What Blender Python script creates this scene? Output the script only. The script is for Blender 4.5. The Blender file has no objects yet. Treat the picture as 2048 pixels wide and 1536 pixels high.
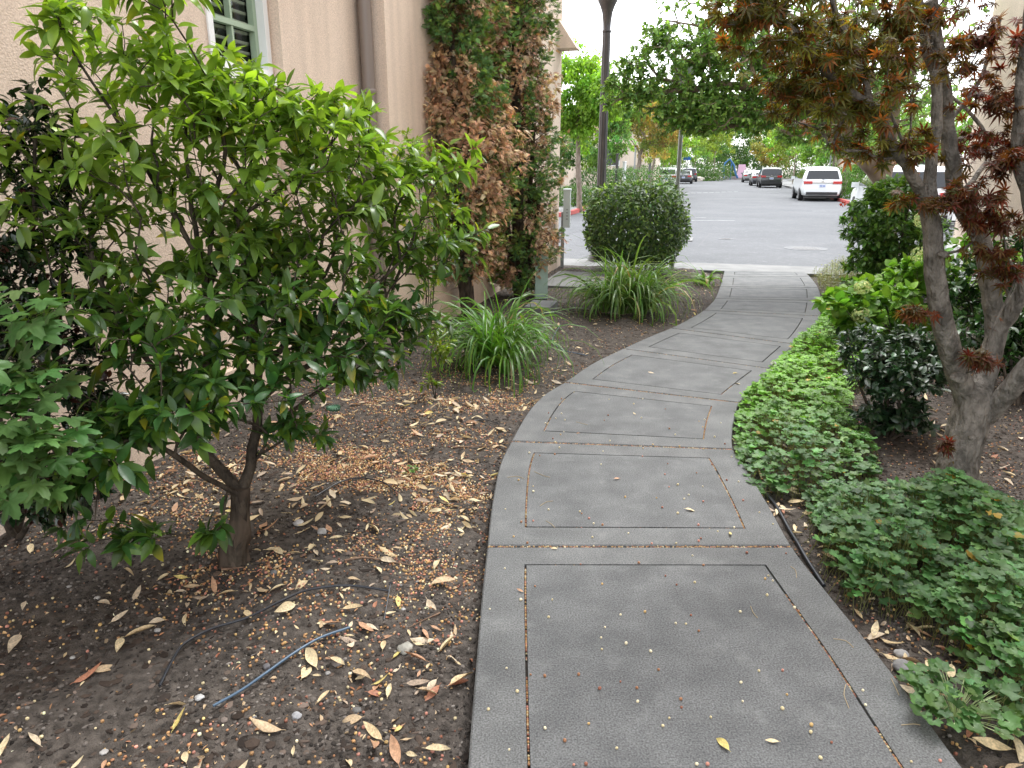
import bpy, math, numpy as np
from mathutils import Vector, Matrix
rng = np.random.default_rng(11)
R = math.radians
sc = bpy.context.scene
# ---------------- camera, world, sun, exposure ----------------
FPX, PITCH, CH = 1420.0, R(16.9), 1.6
cam = bpy.data.cameras.new("camera"); camo = bpy.data.objects.new("camera", cam)
sc.collection.objects.link(camo); camo.location = (0, 0, CH)
camo.rotation_euler = (R(90) - PITCH, 0, 0)
cam.sensor_width = 36; cam.lens = 36 * FPX / 2048; cam.clip_start = 0.05; cam.clip_end = 2000
sc.camera = camo
SUN_EL, SUN_AZ = R(62), R(-20)
w = bpy.data.worlds.new("World"); sc.world = w; w.use_nodes = True
nt = w.node_tree; nt.nodes.clear()
sky = nt.nodes.new('ShaderNodeTexSky'); sky.sky_type = 'NISHITA'; sky.sun_disc = False
sky.sun_elevation = SUN_EL; sky.sun_rotation = SUN_AZ; sky.dust_density = 2; sky.air_density = 1.0
hs = nt.nodes.new('ShaderNodeHueSaturation'); hs.inputs['Saturation'].default_value = 0.20
hs.inputs['Value'].default_value = 1.5
bg = nt.nodes.new('ShaderNodeBackground'); bg.inputs[1].default_value = 0.15
wo = nt.nodes.new('ShaderNodeOutputWorld')
nt.links.new(sky.outputs[0], hs.inputs['Color']); nt.links.new(hs.outputs[0], bg.inputs[0]); nt.links.new(bg.outputs[0], wo.inputs[0])
sl = bpy.data.lights.new("sun", 'SUN'); sl.energy = 1.1; sl.angle = R(22); sl.color = (1, .985, .96)
so = bpy.data.objects.new("sun", sl); sc.collection.objects.link(so)
sd = Vector((math.cos(SUN_EL) * math.sin(-SUN_AZ + 0.6), math.cos(SUN_EL) * math.cos(SUN_AZ), math.sin(SUN_EL)))
so.rotation_euler = sd.to_track_quat('Z', 'Y').to_euler(); so.location = (0, 0, 30)
sc.view_settings.view_transform = 'Standard'; sc.view_settings.look = 'None'; sc.view_settings.gamma = 1
sc.view_settings.exposure = 1.72
try:
    sc.cycles.max_bounces = 8; sc.cycles.diffuse_bounces = 4; sc.cycles.transmission_bounces = 4; sc.cycles.transparent_max_bounces = 6
    sc.cycles.use_denoising = True; sc.cycles.caustics_reflective = False; sc.cycles.caustics_refractive = False
except Exception: pass

# ---------------- geometry of the view (real distances) ----------------
cp, sp = math.cos(PITCH), math.sin(PITCH)
def ray(px, py):
    a, b = (px - 1024) / FPX, -(py - 768) / FPX
    return np.array([a, cp + b * sp, -sp + b * cp])
def P(px, py, Y):                  # point on that sight line at world distance Y
    d = ray(px, py); return np.array([0, 0, CH]) + d * (Y / d[1])
def G(px, py, z=0.0):              # point on the ground
    d = ray(px, py); return np.array([0, 0, CH]) + d * ((z - CH) / d[2])
TH = R(15.3); DV = np.array([math.sin(TH), math.cos(TH), 0]); NV = np.array([math.cos(TH), -math.sin(TH), 0])
def UV(u, v, z=0.0): return DV * u + NV * v + np.array([0, 0, z])
def toUV(p): return p[0] * DV[0] + p[1] * DV[1], p[0] * NV[0] + p[1] * NV[1]

# ---------------- tagging ----------------
def tag(o, label=None, cat=None, group=None, kind=None):
    if label: o['label'] = label
    if cat: o['category'] = cat
    if group: o['group'] = group
    if kind: o['kind'] = kind
    return o
def empty(name, loc=(0, 0, 0), rz=0):
    o = bpy.data.objects.new(name, None); sc.collection.objects.link(o); o.empty_display_size = .1
    o.location = tuple(loc); o.rotation_euler = (0, 0, rz); return o

class MB:
    """collects shapes, links them as one mesh object"""
    def __init__(s): s.v = []; s.f = []; s.c = []; s.m = []; s.n = 0
    def add(s, v, f, c=None, mi=0):
        v = np.asarray(v, float).reshape(-1, 3)
        if isinstance(f, np.ndarray): fl = [f.astype(np.int64) + s.n]
        else:
            by = {}
            for q in f: by.setdefault(len(q), []).append(q)
            fl = [np.array(x, np.int64) + s.n for x in by.values()]
        for q in fl: s.f.append(q); s.m.append(np.full(len(q), mi))
        s.v.append(v)
        if c is None: c = np.ones(3)
        c = np.asarray(c, float); s.c.append(np.broadcast_to(c, (len(v), 3)) if c.ndim == 1 else c)
        s.n += len(v); return s
    def box(s, c, size, rz=0, mi=0, col=None, M=None, taper=1.0):
        x, y, z = np.array(size) / 2
        v = np.array([[-x, -y, -z], [x, -y, -z], [x, y, -z], [-x, y, -z], [-x * taper, -y * taper, z], [x * taper, -y * taper, z], [x * taper, y * taper, z], [-x * taper, y * taper, z]])
        if M is not None: v = v @ np.array(M).T
        cz, sz = math.cos(rz), math.sin(rz); v = np.stack([v[:, 0] * cz - v[:, 1] * sz, v[:, 0] * sz + v[:, 1] * cz, v[:, 2]], 1) + np.array(c)
        return s.add(v, [(0, 3, 2, 1), (4, 5, 6, 7), (0, 1, 5, 4), (1, 2, 6, 5), (2, 3, 7, 6), (3, 0, 4, 7)], col, mi)
    def uvbox(s, u0, u1, v0, v1, z0, z1, mi=0):
        p = [UV(u, v, z) for z in (z0, z1) for (u, v) in ((u0, v0), (u0, v1), (u1, v1), (u1, v0))]
        return s.add(p, [(0, 3, 2, 1), (4, 5, 6, 7), (0, 1, 5, 4), (1, 2, 6, 5), (2, 3, 7, 6), (3, 0, 4, 7)], None, mi)
    def prism(s, poly, z0, z1, mi=0):
        n = len(poly); p = [(a[0], a[1], z0) for a in poly] + [(a[0], a[1], z1) for a in poly]
        f = [tuple(range(n))[::-1], tuple(range(n, 2 * n))] + [(i, (i + 1) % n, n + (i + 1) % n, n + i) for i in range(n)]
        return s.add(p, f, None, mi)
    def tube(s, pts, rad, k=8, cap=True, mi=0, col=None, wob=0, flute=None):
        pts = np.asarray(pts, float); n = len(pts); rad = np.broadcast_to(np.asarray(rad, float), (n,))
        t = np.gradient(pts, axis=0); t /= np.linalg.norm(t, axis=1)[:, None] + 1e-9
        a = np.cross(t[0], [0, 0, 1.0]);
        if np.linalg.norm(a) < .1: a = np.cross(t[0], [1.0, 0, 0])
        a /= np.linalg.norm(a); ang = np.arange(k) * 2 * math.pi / k; V = []
        fl = flute if flute is not None else np.ones(k)
        for i in range(n):
            a = a - t[i] * np.dot(a, t[i]); a /= np.linalg.norm(a) + 1e-9; b = np.cross(t[i], a)
            rr = rad[i] * fl * (1 + (wob * rng.standard_normal(k) if wob else 0))
            V.append(pts[i] + (np.cos(ang) * rr)[:, None] * a + (np.sin(ang) * rr)[:, None] * b)
        V = np.concatenate(V); i = np.arange(n - 1)[:, None] * k; j = np.arange(k)[None]
        f = np.stack([i + j, i + (j + 1) % k, i + k + (j + 1) % k, i + k + j], -1).reshape(-1, 4)
        s.add(V, f, col, mi)
        if cap and k > 2:
            s.add(V[:k], [tuple(range(k))[::-1]], col, mi); s.add(V[-k:], [tuple(range(k))], col, mi)
        return s
    def lathe(s, c, prof, k=16, mi=0, col=None):
        n = len(prof); ang = np.arange(k) * 2 * math.pi / k
        V = np.concatenate([np.stack([c[0] + r * np.cos(ang), c[1] + r * np.sin(ang), np.full(k, c[2] + z)], 1) for r, z in prof])
        i = np.arange(n - 1)[:, None] * k; j = np.arange(k)[None]
        f = np.stack([i + j, i + (j + 1) % k, i + k + (j + 1) % k, i + k + j], -1).reshape(-1, 4)
        s.add(V, f, col, mi); s.add(V[:k], [tuple(range(k))[::-1]], col, mi); s.add(V[-k:], [tuple(range(k))], col, mi); return s
    def build(s, name, mats, parent=None, smooth=False):
        me = bpy.data.meshes.new(name); V = np.concatenate(s.v); me.vertices.add(len(V))
        loops = np.concatenate([q.ravel() for q in s.f]); tot = np.concatenate([np.full(len(q), q.shape[1]) for q in s.f])
        me.vertices.foreach_set('co', V.ravel().astype(np.float32)); me.loops.add(len(loops)); me.loops.foreach_set('vertex_index', loops.astype(np.int32))
        me.polygons.add(len(tot)); st = np.concatenate([[0], np.cumsum(tot)[:-1]])
        me.polygons.foreach_set('loop_start', st.astype(np.int32)); me.polygons.foreach_set('loop_total', tot.astype(np.int32))
        me.polygons.foreach_set('use_smooth', np.full(len(tot), bool(smooth)))
        if not isinstance(mats, (list, tuple)): mats = [mats]
        for m in mats: me.materials.append(m)
        me.polygons.foreach_set('material_index', np.concatenate(s.m).astype(np.int32))
        a = me.color_attributes.new('Col', 'FLOAT_COLOR', 'POINT'); C = np.concatenate(s.c)
        a.data.foreach_set('color', np.concatenate([C, np.ones((len(C), 1))], 1).ravel().astype(np.float32))
        me.update(calc_edges=True); me.validate()
        o = bpy.data.objects.new(name, me); sc.collection.objects.link(o)
        if parent is not None: o.parent = parent
        return o
def offs(mb, org):                 # make collected world-space vertices local to org
    org = np.array(org); mb.v = [v - org for v in mb.v]; return mb

# ---------------- materials ----------------
def newmat(name):
    m = bpy.data.materials.new(name); m.use_nodes = True; n = m.node_tree; b = n.nodes['Principled BSDF']; return m, n, b
def mat(name, col, rough=.6, metal=0, col2=None, nscale=5, bump=0, bscale=60, spec=.5, vcol=False, coat=0, ntype='noise', detail=6, contrast=(.35, .65), stretch=None, bdist=.01):
    m, n, b = newmat(name); L = n.links
    b.inputs['Roughness'].default_value = rough; b.inputs['Metallic'].default_value = metal
    b.inputs['Specular IOR Level'].default_value = spec; b.inputs['Base Color'].default_value = (*col, 1)
    if coat: b.inputs['Coat Weight'].default_value = coat
    tc = n.nodes.new('ShaderNodeTexCoord'); src = tc.outputs['Object']
    if stretch:
        mp = n.nodes.new('ShaderNodeMapping'); mp.inputs['Scale'].default_value = stretch; L.new(src, mp.inputs[0]); src = mp.outputs[0]
    out = None
    if col2:
        t = n.nodes.new('ShaderNodeTexNoise'); t.inputs['Scale'].default_value = nscale; t.inputs['Detail'].default_value = detail; L.new(src, t.inputs['Vector'])
        r = n.nodes.new('ShaderNodeValToRGB'); r.color_ramp.elements[0].position = contrast[0]; r.color_ramp.elements[1].position = contrast[1]
        r.color_ramp.elements[0].color = (*col, 1); r.color_ramp.elements[1].color = (*col2, 1); L.new(t.outputs[0], r.inputs[0]); out = r.outputs[0]
    if vcol:
        a = n.nodes.new('ShaderNodeAttribute'); a.attribute_name = 'Col'
        if out is None: out = a.outputs[0]
        else:
            x = n.nodes.new('ShaderNodeMix'); x.data_type = 'RGBA'; x.blend_type = 'MULTIPLY'; x.inputs[0].default_value = 1
            L.new(out, x.inputs[6]); L.new(a.outputs[0], x.inputs[7]); out = x.outputs[2]
    if out is not None: L.new(out, b.inputs['Base Color'])
    if bump:
        t2 = n.nodes.new('ShaderNodeTexNoise'); t2.inputs['Scale'].default_value = bscale; t2.inputs['Detail'].default_value = 4; L.new(src, t2.inputs['Vector'])
        bp = n.nodes.new('ShaderNodeBump'); bp.inputs['Strength'].default_value = bump; bp.inputs['Distance'].default_value = bdist
        L.new(t2.outputs[0], bp.inputs['Height']); L.new(bp.outputs[0], b.inputs['Normal'])
    return m
def leafmat(name, rough=.38, trans=.35, tint=(1.25, 1.25, .55), spec=.5, veins=0):
    m, n, b = newmat(name); L = n.links
    a = n.nodes.new('ShaderNodeAttribute'); a.attribute_name = 'Col'
    tc = n.nodes.new('ShaderNodeTexCoord'); t = n.nodes.new('ShaderNodeTexNoise'); t.inputs['Scale'].default_value = 14; L.new(tc.outputs['Object'], t.inputs['Vector'])
    r = n.nodes.new('ShaderNodeMapRange'); r.inputs[1].default_value = .3; r.inputs[2].default_value = .7; r.inputs[3].default_value = .75; r.inputs[4].default_value = 1.25; L.new(t.outputs[0], r.inputs[0])
    x = n.nodes.new('ShaderNodeVectorMath'); x.operation = 'SCALE'; L.new(a.outputs[0], x.inputs[0]); L.new(r.outputs[0], x.inputs['Scale'])
    L.new(x.outputs[0], b.inputs['Base Color']); b.inputs['Roughness'].default_value = rough; b.inputs['Specular IOR Level'].default_value = spec
    tr = n.nodes.new('ShaderNodeBsdfTranslucent'); y = n.nodes.new('ShaderNodeVectorMath'); y.operation = 'MULTIPLY'; y.inputs[1].default_value = tint
    L.new(x.outputs[0], y.inputs[0]); L.new(y.outputs[0], tr.inputs[0])
    mx = n.nodes.new('ShaderNodeMixShader'); mx.inputs[0].default_value = trans
    L.new(b.outputs[0], mx.inputs[1]); L.new(tr.outputs[0], mx.inputs[2]); L.new(mx.outputs[0], n.nodes['Material Output'].inputs[0]); return m

M = {}
M['leaf'] = leafmat('glossy leaf', .3, .42, (1.5, 1.55, .5)); M['leafdull'] = leafmat('matte leaf', .5, .4)
M['camel'] = leafmat('dark glossy leaf', .22, .15, spec=.6); M['maple'] = leafmat('maple leaf', .5, .5, (1.7, 1.1, .6))
M['spray'] = leafmat('conifer spray', .7, .2, (1.2, 1.2, .7), .2); M['far'] = leafmat('tree leaf', .5, .45, (1.35, 1.35, .5), .3)
M['blade'] = leafmat('strap blade', .38, .4, (1.3, 1.4, .6)); M['dry'] = leafmat('dry leaf', .55, .2, (1.1, 1, .8), .3)
M['petal'] = leafmat('petal', .6, .4, (1, 1, .9), .2)
M['bark'] = mat('grey brown bark', (.16, .125, .095), .85, col2=(.30, .25, .205), nscale=14, bump=.9, bscale=45, spec=.2, vcol=True, stretch=(1, 1, .35), bdist=.03)
M['darkbark'] = mat('dark bark', (.035, .028, .022), .85, col2=(.10, .08, .06), nscale=22, bump=.8, bscale=60, spec=.2, vcol=True, stretch=(1, 1, .4), bdist=.02)
M['black'] = mat('black plastic', (.022, .024, .03), .28); M['bluehose'] = mat('reflection tinted blue black tubing', (.07, .12, .18), .3)  # tubing blue is lightened to stand for its reflection
M['berry'] = mat('berry', (1, 1, 1), .5, vcol=True)
M['stone'] = mat('field stone', (.22, .21, .20), .9, col2=(.36, .35, .33), nscale=20, bump=.5, vcol=True)
M['whitepaint'] = mat('white paint', (.78, .78, .77), .5)
# ---------------- plant library ----------------
def nrm(a): return a / (np.linalg.norm(a, axis=-1, keepdims=True) + 1e-9)
def leaf_t(w=.3, rows=5, fold=.12, bend=.25, pk=1.0, twist=0, wave=0):
    """pointed leaf, length 1 along y, crease down the middle; colour flag = distance along the leaf"""
    V = [(0, 0, 0)]; T = [0]
    for i in range(1, rows):
        t = i / rows; h = w * .5 * math.sin(math.pi * t ** pk) ** .85; z = -bend * t * t; a = twist * t
        wv = wave * math.sin(t * 9)
        V += [(-h * math.cos(a), t * (1 - .15 * bend), z + fold * h * 2 - h * math.sin(a) + wv * h), (0, t * (1 - .15 * bend), z), (h * math.cos(a), t * (1 - .15 * bend), z + fold * h * 2 + h * math.sin(a) - wv * h)]; T += [t] * 3
    V.append((0, 1 - .15 * bend, -bend)); T.append(1); F = [(0, 2, 1), (0, 3, 2)]
    for i in range(rows - 2):
        a = 1 + i * 3; b = a + 3; F += [(a, a + 1, b + 1), (a, b + 1, b), (a + 1, a + 2, b + 2), (a + 1, b + 2, b + 1)]
    a = 1 + (rows - 2) * 3; e = len(V) - 1; F += [(a, a + 1, e), (a + 1, a + 2, e)]
    return np.array(V, float), np.array(F), np.array(T, float)
def palm_t(lobes=7, spread=125, w=.2, cup=.12, droop=.2, base=.28, lens=None, teeth=False):
    """palmate leaf: pointed lobes from one centre"""
    V = [(0, 0, 0)]; F = []; T = [0]
    angs = np.radians(np.linspace(-spread, spread, lobes)); L = lens if lens is not None else [1 - .5 * abs(a / math.radians(spread)) ** 1.4 for a in angs]
    da = angs[1] - angs[0]
    for i, (a, l) in enumerate(zip(angs, L)):
        dx, dy = math.sin(a), math.cos(a); nx, ny = dy, -dx; s = len(V); hw = w * (l + .3) / 1.3
        V += [(dx * l * .45 - nx * hw * .5, dy * l * .45 - ny * hw * .5, cup * .3), (dx * l * .5, dy * l * .5, 0), (dx * l * .45 + nx * hw * .5, dy * l * .45 + ny * hw * .5, cup * .3), (dx * l, dy * l, -droop * l)]
        V += [(math.sin(a - da / 2) * base, math.cos(a - da / 2) * base, .02), (math.sin(a + da / 2) * base, math.cos(a + da / 2) * base, .02)]
        T += [.5, .4, .5, 1, .2, .2]
        F += [(0, s + 1, s + 4), (s + 4, s + 1, s), (0, s + 5, s + 1), (s + 5, s + 2, s + 1), (s, s + 1, s + 3), (s + 1, s + 2, s + 3)]
    return np.array(V, float), np.array(F), np.array(T, float)
def round_t(lobes=6, n=24, depth=.28, cup=.15, notch=True, ruffle=.04):
    """scalloped round leaf with a notch at the stalk"""
    V = [(0, 0, 0)]; T = [0]
    A = np.linspace(-math.pi * .93, math.pi * .93, n)
    for i, a in enumerate(A):
        r = .5 * (1 - depth * (.5 - .5 * math.cos(lobes * (a + math.pi))) ** 1.3) * (1 - .08 * (i % 2))
        V.append((math.sin(a) * r, math.cos(a) * r, cup * r * 1.2 + ruffle * math.sin(a * lobes * 1.0))); T.append(1)
    m = len(V)
    for i, a in enumerate(A[::2]): V.append((math.sin(a) * .22, math.cos(a) * .22, cup * .1)); T.append(.5)
    F = []
    k = len(A[::2])
    for i in range(k - 1):
        F += [(0, m + i + 1, m + i), (m + i, 2 * i + 2, 1 + 2 * i), (m + i, m + i + 1, 2 * i + 2), (m + i + 1, min(2 * i + 3, n), 2 * i + 2)]
    return np.array(V, float), np.array(F), np.array(T, float)
def lobed_t(lobes=((0, 1), (55, .88), (-55, .88), (112, .62), (-112, .62)), n=56, cup=.1, droop=.25, wd=26):
    V = [(0, 0, 0)]; T = [0]; A = np.linspace(-160, 160, n)
    for i, a in enumerate(A):
        r = max(L / (1 + ((a - c) / wd) ** 2) for c, L in lobes); r = max(r, .36) * (1 - .09 * (i % 2)); x, y = math.sin(math.radians(a)) * r, math.cos(math.radians(a)) * r
        V.append((x, y, cup * r - droop * r * r)); T.append(.7)
    m = len(V)
    for a in A[::2]:
        r = .5 * max(max(L / (1 + ((a - c) / wd) ** 2) for c, L in lobes), .36); rg = .035 * math.cos(math.radians(a) * 6.4); V.append((math.sin(math.radians(a)) * r, math.cos(math.radians(a)) * r, cup * r - droop * r * r + rg)); T.append(.4)
    F = []
    for i in range(len(A[::2]) - 1): F += [(0, m + i + 1, m + i), (m + i, 2 * i + 2, 1 + 2 * i), (m + i, m + i + 1, 2 * i + 2), (m + i + 1, 2 * i + 3, 2 * i + 2)]
    return np.array(V, float), np.array(F), np.array(T, float)
def spray_t(n=7, w=.16, droop=.2):
    """flat conifer spray: a stalk with paired side twigs"""
    V = []; F = []; T = []
    w = w * .62
    def blade(p, q, wd, t0, t1):
        s = len(V); d = np.array(q) - p; sd = np.array([d[1], -d[0], 0]); sd = sd / (np.linalg.norm(sd) + 1e-9) * wd / 2
        mid = np.array(p) * .5 + np.array(q) * .5
        V.extend([tuple(p), tuple(mid - sd), tuple(mid + sd), tuple(q)]); T.extend([t0, (t0 + t1) / 2, (t0 + t1) / 2, t1]); F.extend([(s, s + 2, s + 1), (s + 1, s + 2, s + 3)])
    f = lambda y: -droop * y * y
    blade((0, 0, 0), (0, 1, f(1)), .09, 0, 1)
    for i in range(n):
        y = .15 + .75 * i / n; l = .5 * (1 - y * .65)
        for sg in (-1, 1):
            blade((0, y, f(y)), (sg * l * .75, y + l * .7, f(y + .3) - .06), w * .75, y, y + .3)
            if i % 2 == 0: blade((sg * l * .35, y + l * .3, f(y)), (sg * l * .42, y + l * .85, f(y + .3)), w * .55, y, y + .3)
    return np.array(V, float), np.array(F), np.array(T, float)
def frames(d, up):
    y = nrm(d); z = up - (up * y).sum(1, keepdims=True) * y; z = nrm(z); x = np.cross(y, z); return np.stack([x, y, z], -1)
def put(mb, tmpls, pos, Rm, scale, col, tip=None, tipamt=None, mi=0, wx=None):
    """copies of leaf templates, one per position"""
    n = len(pos); which = rng.integers(0, len(tmpls), n); scale = np.broadcast_to(scale, (n,))
    for k, (tv, tf, tt) in enumerate(tmpls):
        ix = np.nonzero(which == k)[0]
        if not len(ix): continue
        v = tv[None] * scale[ix][:, None, None]
        V = np.einsum('nij,nkj->nki', Rm[ix], v) + pos[ix][:, None]
        F = (tf[None] + (np.arange(len(ix)) * len(tv))[:, None, None]).reshape(-1, 3)
        C = np.repeat(col[ix][:, None], len(tv), 1)
        if tip is not None:
            a = (tt[None, :, None] ** 1.5) * tipamt[ix][:, None, None]; C = C * (1 - a) + np.asarray(tip) * a
        mb.add(V.reshape(-1, 3), F, C.reshape(-1, 3), mi)
def cols(n, base, var=.25, alt=None, frac=0, hue=.12):
    c = np.array(base)[None] * np.exp(rng.normal(0, var, (n, 1))) * np.exp(rng.normal(0, hue, (n, 3)) * np.array([1, .4, .8]))
    if alt is not None:
        k = rng.random(n) < frac; c[k] = np.array(alt)[None] * np.exp(rng.normal(0, var, (k.sum(), 1)))
    return np.clip(c, .003, .9)
def catmull(pts, step):
    pts = np.asarray(pts, float)
    if len(pts) < 3:
        L = np.linalg.norm(pts[-1] - pts[0]); t = np.linspace(0, 1, max(2, int(L / step) + 1))[:, None]; return pts[0] * (1 - t) + pts[-1] * t
    e = np.vstack([2 * pts[0] - pts[1], pts, 2 * pts[-1] - pts[-2]]); out = []
    for i in range(1, len(e) - 2):
        a, b, c, d = e[i - 1:i + 3]; n = max(2, int(np.linalg.norm(c - b) / step))
        for k in range(n):
            t = k / n; out.append(.5 * ((2 * b) + (c - a) * t + (2 * a - 5 * b + 4 * c - d) * t * t + (3 * b - a - 3 * c + d) * t ** 3))
    out.append(pts[-1]); return np.array(out)
def grow(limbs, tips, step=.06, tipr=.0022, expo=2.3, lenw=.35, wig=.25, back=.3):
    """limbs: [(points, radius0, radius1)], first point of each later limb joins the nearest node; tips join by curved twigs"""
    pos = []; par = []; fix = []; dist = []; drc = []
    def addn(p, pr, r):
        pos.append(p); par.append(pr); fix.append(r); dist.append(0 if pr < 0 else dist[pr] + np.linalg.norm(p - pos[pr]))
        drc.append(np.array([0, 0, 1.]) if pr < 0 else nrm(p - pos[pr])); return len(pos) - 1
    for li, (pts, r0, r1) in enumerate(limbs):
        q = catmull(pts, step); k = len(q)
        if li == 0: prev = addn(q[0], -1, r0)
        else: prev = int(np.argmin(np.linalg.norm(np.array(pos) - q[0], axis=1)))
        for i in range(1, k):
            jit = rng.normal(0, min(step * .06, r0 * .12), 3) if i < k - 1 else 0
            prev = addn(q[i] + jit, prev, r0 + (r1 - r0) * i / (k - 1))
    root = pos[0]; order = np.argsort(np.linalg.norm(tips - root, axis=1)); ends = []; lasts = []
    for ti in order:
        t = tips[ti]; A = np.array(pos); d = np.linalg.norm(A - t, axis=1)
        dv = nrm(t - A); al = (dv * np.array(drc)).sum(1)
        cost = d * (1 + back * (1 - al)) + lenw * np.array(dist)
        j = int(np.argmin(cost)); L = d[j]; n = max(2, int(L / step)); p0 = pos[j]; ad = drc[j]
        c1 = p0 + ad * L * .3 + rng.normal(0, wig * L * .12, 3); c2 = t - nrm(t - p0) * L * .3 - np.array([0, 0, .1 * L]) + rng.normal(0, wig * L * .1, 3)
        prev = j; ch = []
        for k in range(1, n + 1):
            s = k / n; p = (1 - s) ** 3 * p0 + 3 * (1 - s) ** 2 * s * c1 + 3 * (1 - s) * s * s * c2 + s ** 3 * t
            prev = addn(p, prev, 0); ch.append(prev)
        ends.append(prev); lasts.append(ch)
    N = len(pos); cnt = np.zeros(N)
    for e in ends: cnt[e] += 1
    kids = [[] for _ in range(N)]
    for i in range(N - 1, 0, -1): cnt[par[i]] += cnt[i]; kids[par[i]].append(i)
    rad = np.maximum(tipr * np.maximum(cnt, 1) ** (1 / expo), np.array(fix)); pos = np.array(pos)
    for i in range(1, N): rad[i] = min(rad[i], rad[par[i]])
    return dict(pos=pos, par=par, kids=kids, rad=rad, ends=ends, lasts=lasts, dir=np.array(drc))
def wood(mb, g, k=6, kthin=4, mi=0, col=None, minr=0, wob=0, maxr=1e9):
    pos, kids, rad = g['pos'], g['kids'], g['rad']; stack = [(0, -1)]
    while stack:
        s, pr = stack.pop(); ch = [pr, s] if pr >= 0 else [s]; c = s
        while kids[c]:
            ks = sorted(kids[c], key=lambda i: -rad[i]); 
            for o in ks[1:]: stack.append((o, c))
            c = ks[0]; ch.append(c)
        if len(ch) < 2: continue
        r = rad[ch].copy()
        if pr >= 0: r[0] = min(r[0], r[1] * 1.15)
        if r.max() < minr: continue
        mb.tube(pos[ch], r, k if r.max() > .012 else kthin, mi=mi, col=col, wob=wob if r.max() > .02 else 0)
def leaves_on(g, per_tip=6, along=4, spread=1.0, lift=.15, grav=.1, back=5):
    """positions and directions: a whorl at each tip and leaves along the last twig"""
    Pn, D, U = [], [], []
    pos = g['pos']; dr = g['dir']
    for e, ch in zip(g['ends'], g['lasts']):
        d = dr[e]; a = np.cross(d, [0.3, .2, 1]); a = nrm(a); b = np.cross(d, a); ph = rng.random() * 6.28
        n = max(2, int(per_tip + rng.normal(0, 1)))
        for i in range(n):
            th = ph + i * 2.4; el = rng.uniform(.5, 1.0) * spread
            v = d * math.cos(el) + (a * math.cos(th) + b * math.sin(th)) * math.sin(el) + np.array([0, 0, lift - grav * rng.random() * 2])
            Pn.append(pos[e] - d * .008 * i); D.append(v); U.append(d * .6 + np.array([0, 0, 1]) + rng.normal(0, .25, 3))
        m = min(along, len(ch) * 2)
        for i in range(m):
            c = ch[-1 - int(rng.random() ** 1.3 * min(len(ch), back))]; d = dr[c]; th = ph + i * 2.4 + 1; el = rng.uniform(.8, 1.3) * spread
            a = nrm(np.cross(d, [0.3, .2, 1])); b = np.cross(d, a)
            v = d * math.cos(el) + (a * math.cos(th) + b * math.sin(th)) * math.sin(el) + np.array([0, 0, lift - grav * rng.random() * 2])
            Pn.append(pos[c] + rng.normal(0, .006, 3)); D.append(v); U.append(d * .3 + np.array([0, 0, 1]) + rng.normal(0, .3, 3))
    return np.array(Pn), np.array(D), np.array(U)
def blobs(spec, n, shell=.35, mind=0):
    """points in a set of ellipsoids [(centre, radii, weight)]"""
    wt = np.array([s[2] for s in spec], float); wt /= wt.sum(); out = []
    for (c, r, _), k in zip(spec, rng.multinomial(n, wt)):
        v = nrm(rng.standard_normal((k, 3))); q = rng.random((k, 1)) ** shell; out.append(np.array(c) + v * q * np.array(r))
    return np.concatenate(out)
def inpoly(pts, poly):
    x, y = pts[:, 0], pts[:, 1]; ins = np.zeros(len(pts), bool); n = len(poly)
    for i in range(n):
        x0, y0 = poly[i][:2]; x1, y1 = poly[(i + 1) % n][:2]
        c = ((y0 > y) != (y1 > y)) & (x < (x1 - x0) * (y - y0) / (y1 - y0 + 1e-12) + x0); ins ^= c
    return ins
def icos():
    import bmesh
    b = bmesh.new(); bmesh.ops.create_icosphere(b, subdivisions=1, radius=1); V = np.array([v.co[:] for v in b.verts]); F = np.array([[v.index for v in f.verts] for f in b.faces]); b.free(); return V, F
ICOV, ICOF = icos()
def icos2():
    import bmesh
    b = bmesh.new(); bmesh.ops.create_icosphere(b, subdivisions=3, radius=1); V = np.array([v.co[:] for v in b.verts]); F = np.array([[v.index for v in f.verts] for f in b.faces]); b.free(); return V, F
ICO2V, ICO2F = icos2()
_tab = rng.random((64, 64))
def vn(x, y, f):
    x = np.asarray(x) * f; y = np.asarray(y) * f; i = np.floor(x).astype(int); j = np.floor(y).astype(int); a = x - i; b = y - j
    a = a * a * (3 - 2 * a); b = b * b * (3 - 2 * b); t = lambda p, q: _tab[p % 64, q % 64]
    return (t(i, j) * (1 - a) + t(i + 1, j) * a) * (1 - b) + (t(i, j + 1) * (1 - a) + t(i + 1, j + 1) * a) * b
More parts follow.
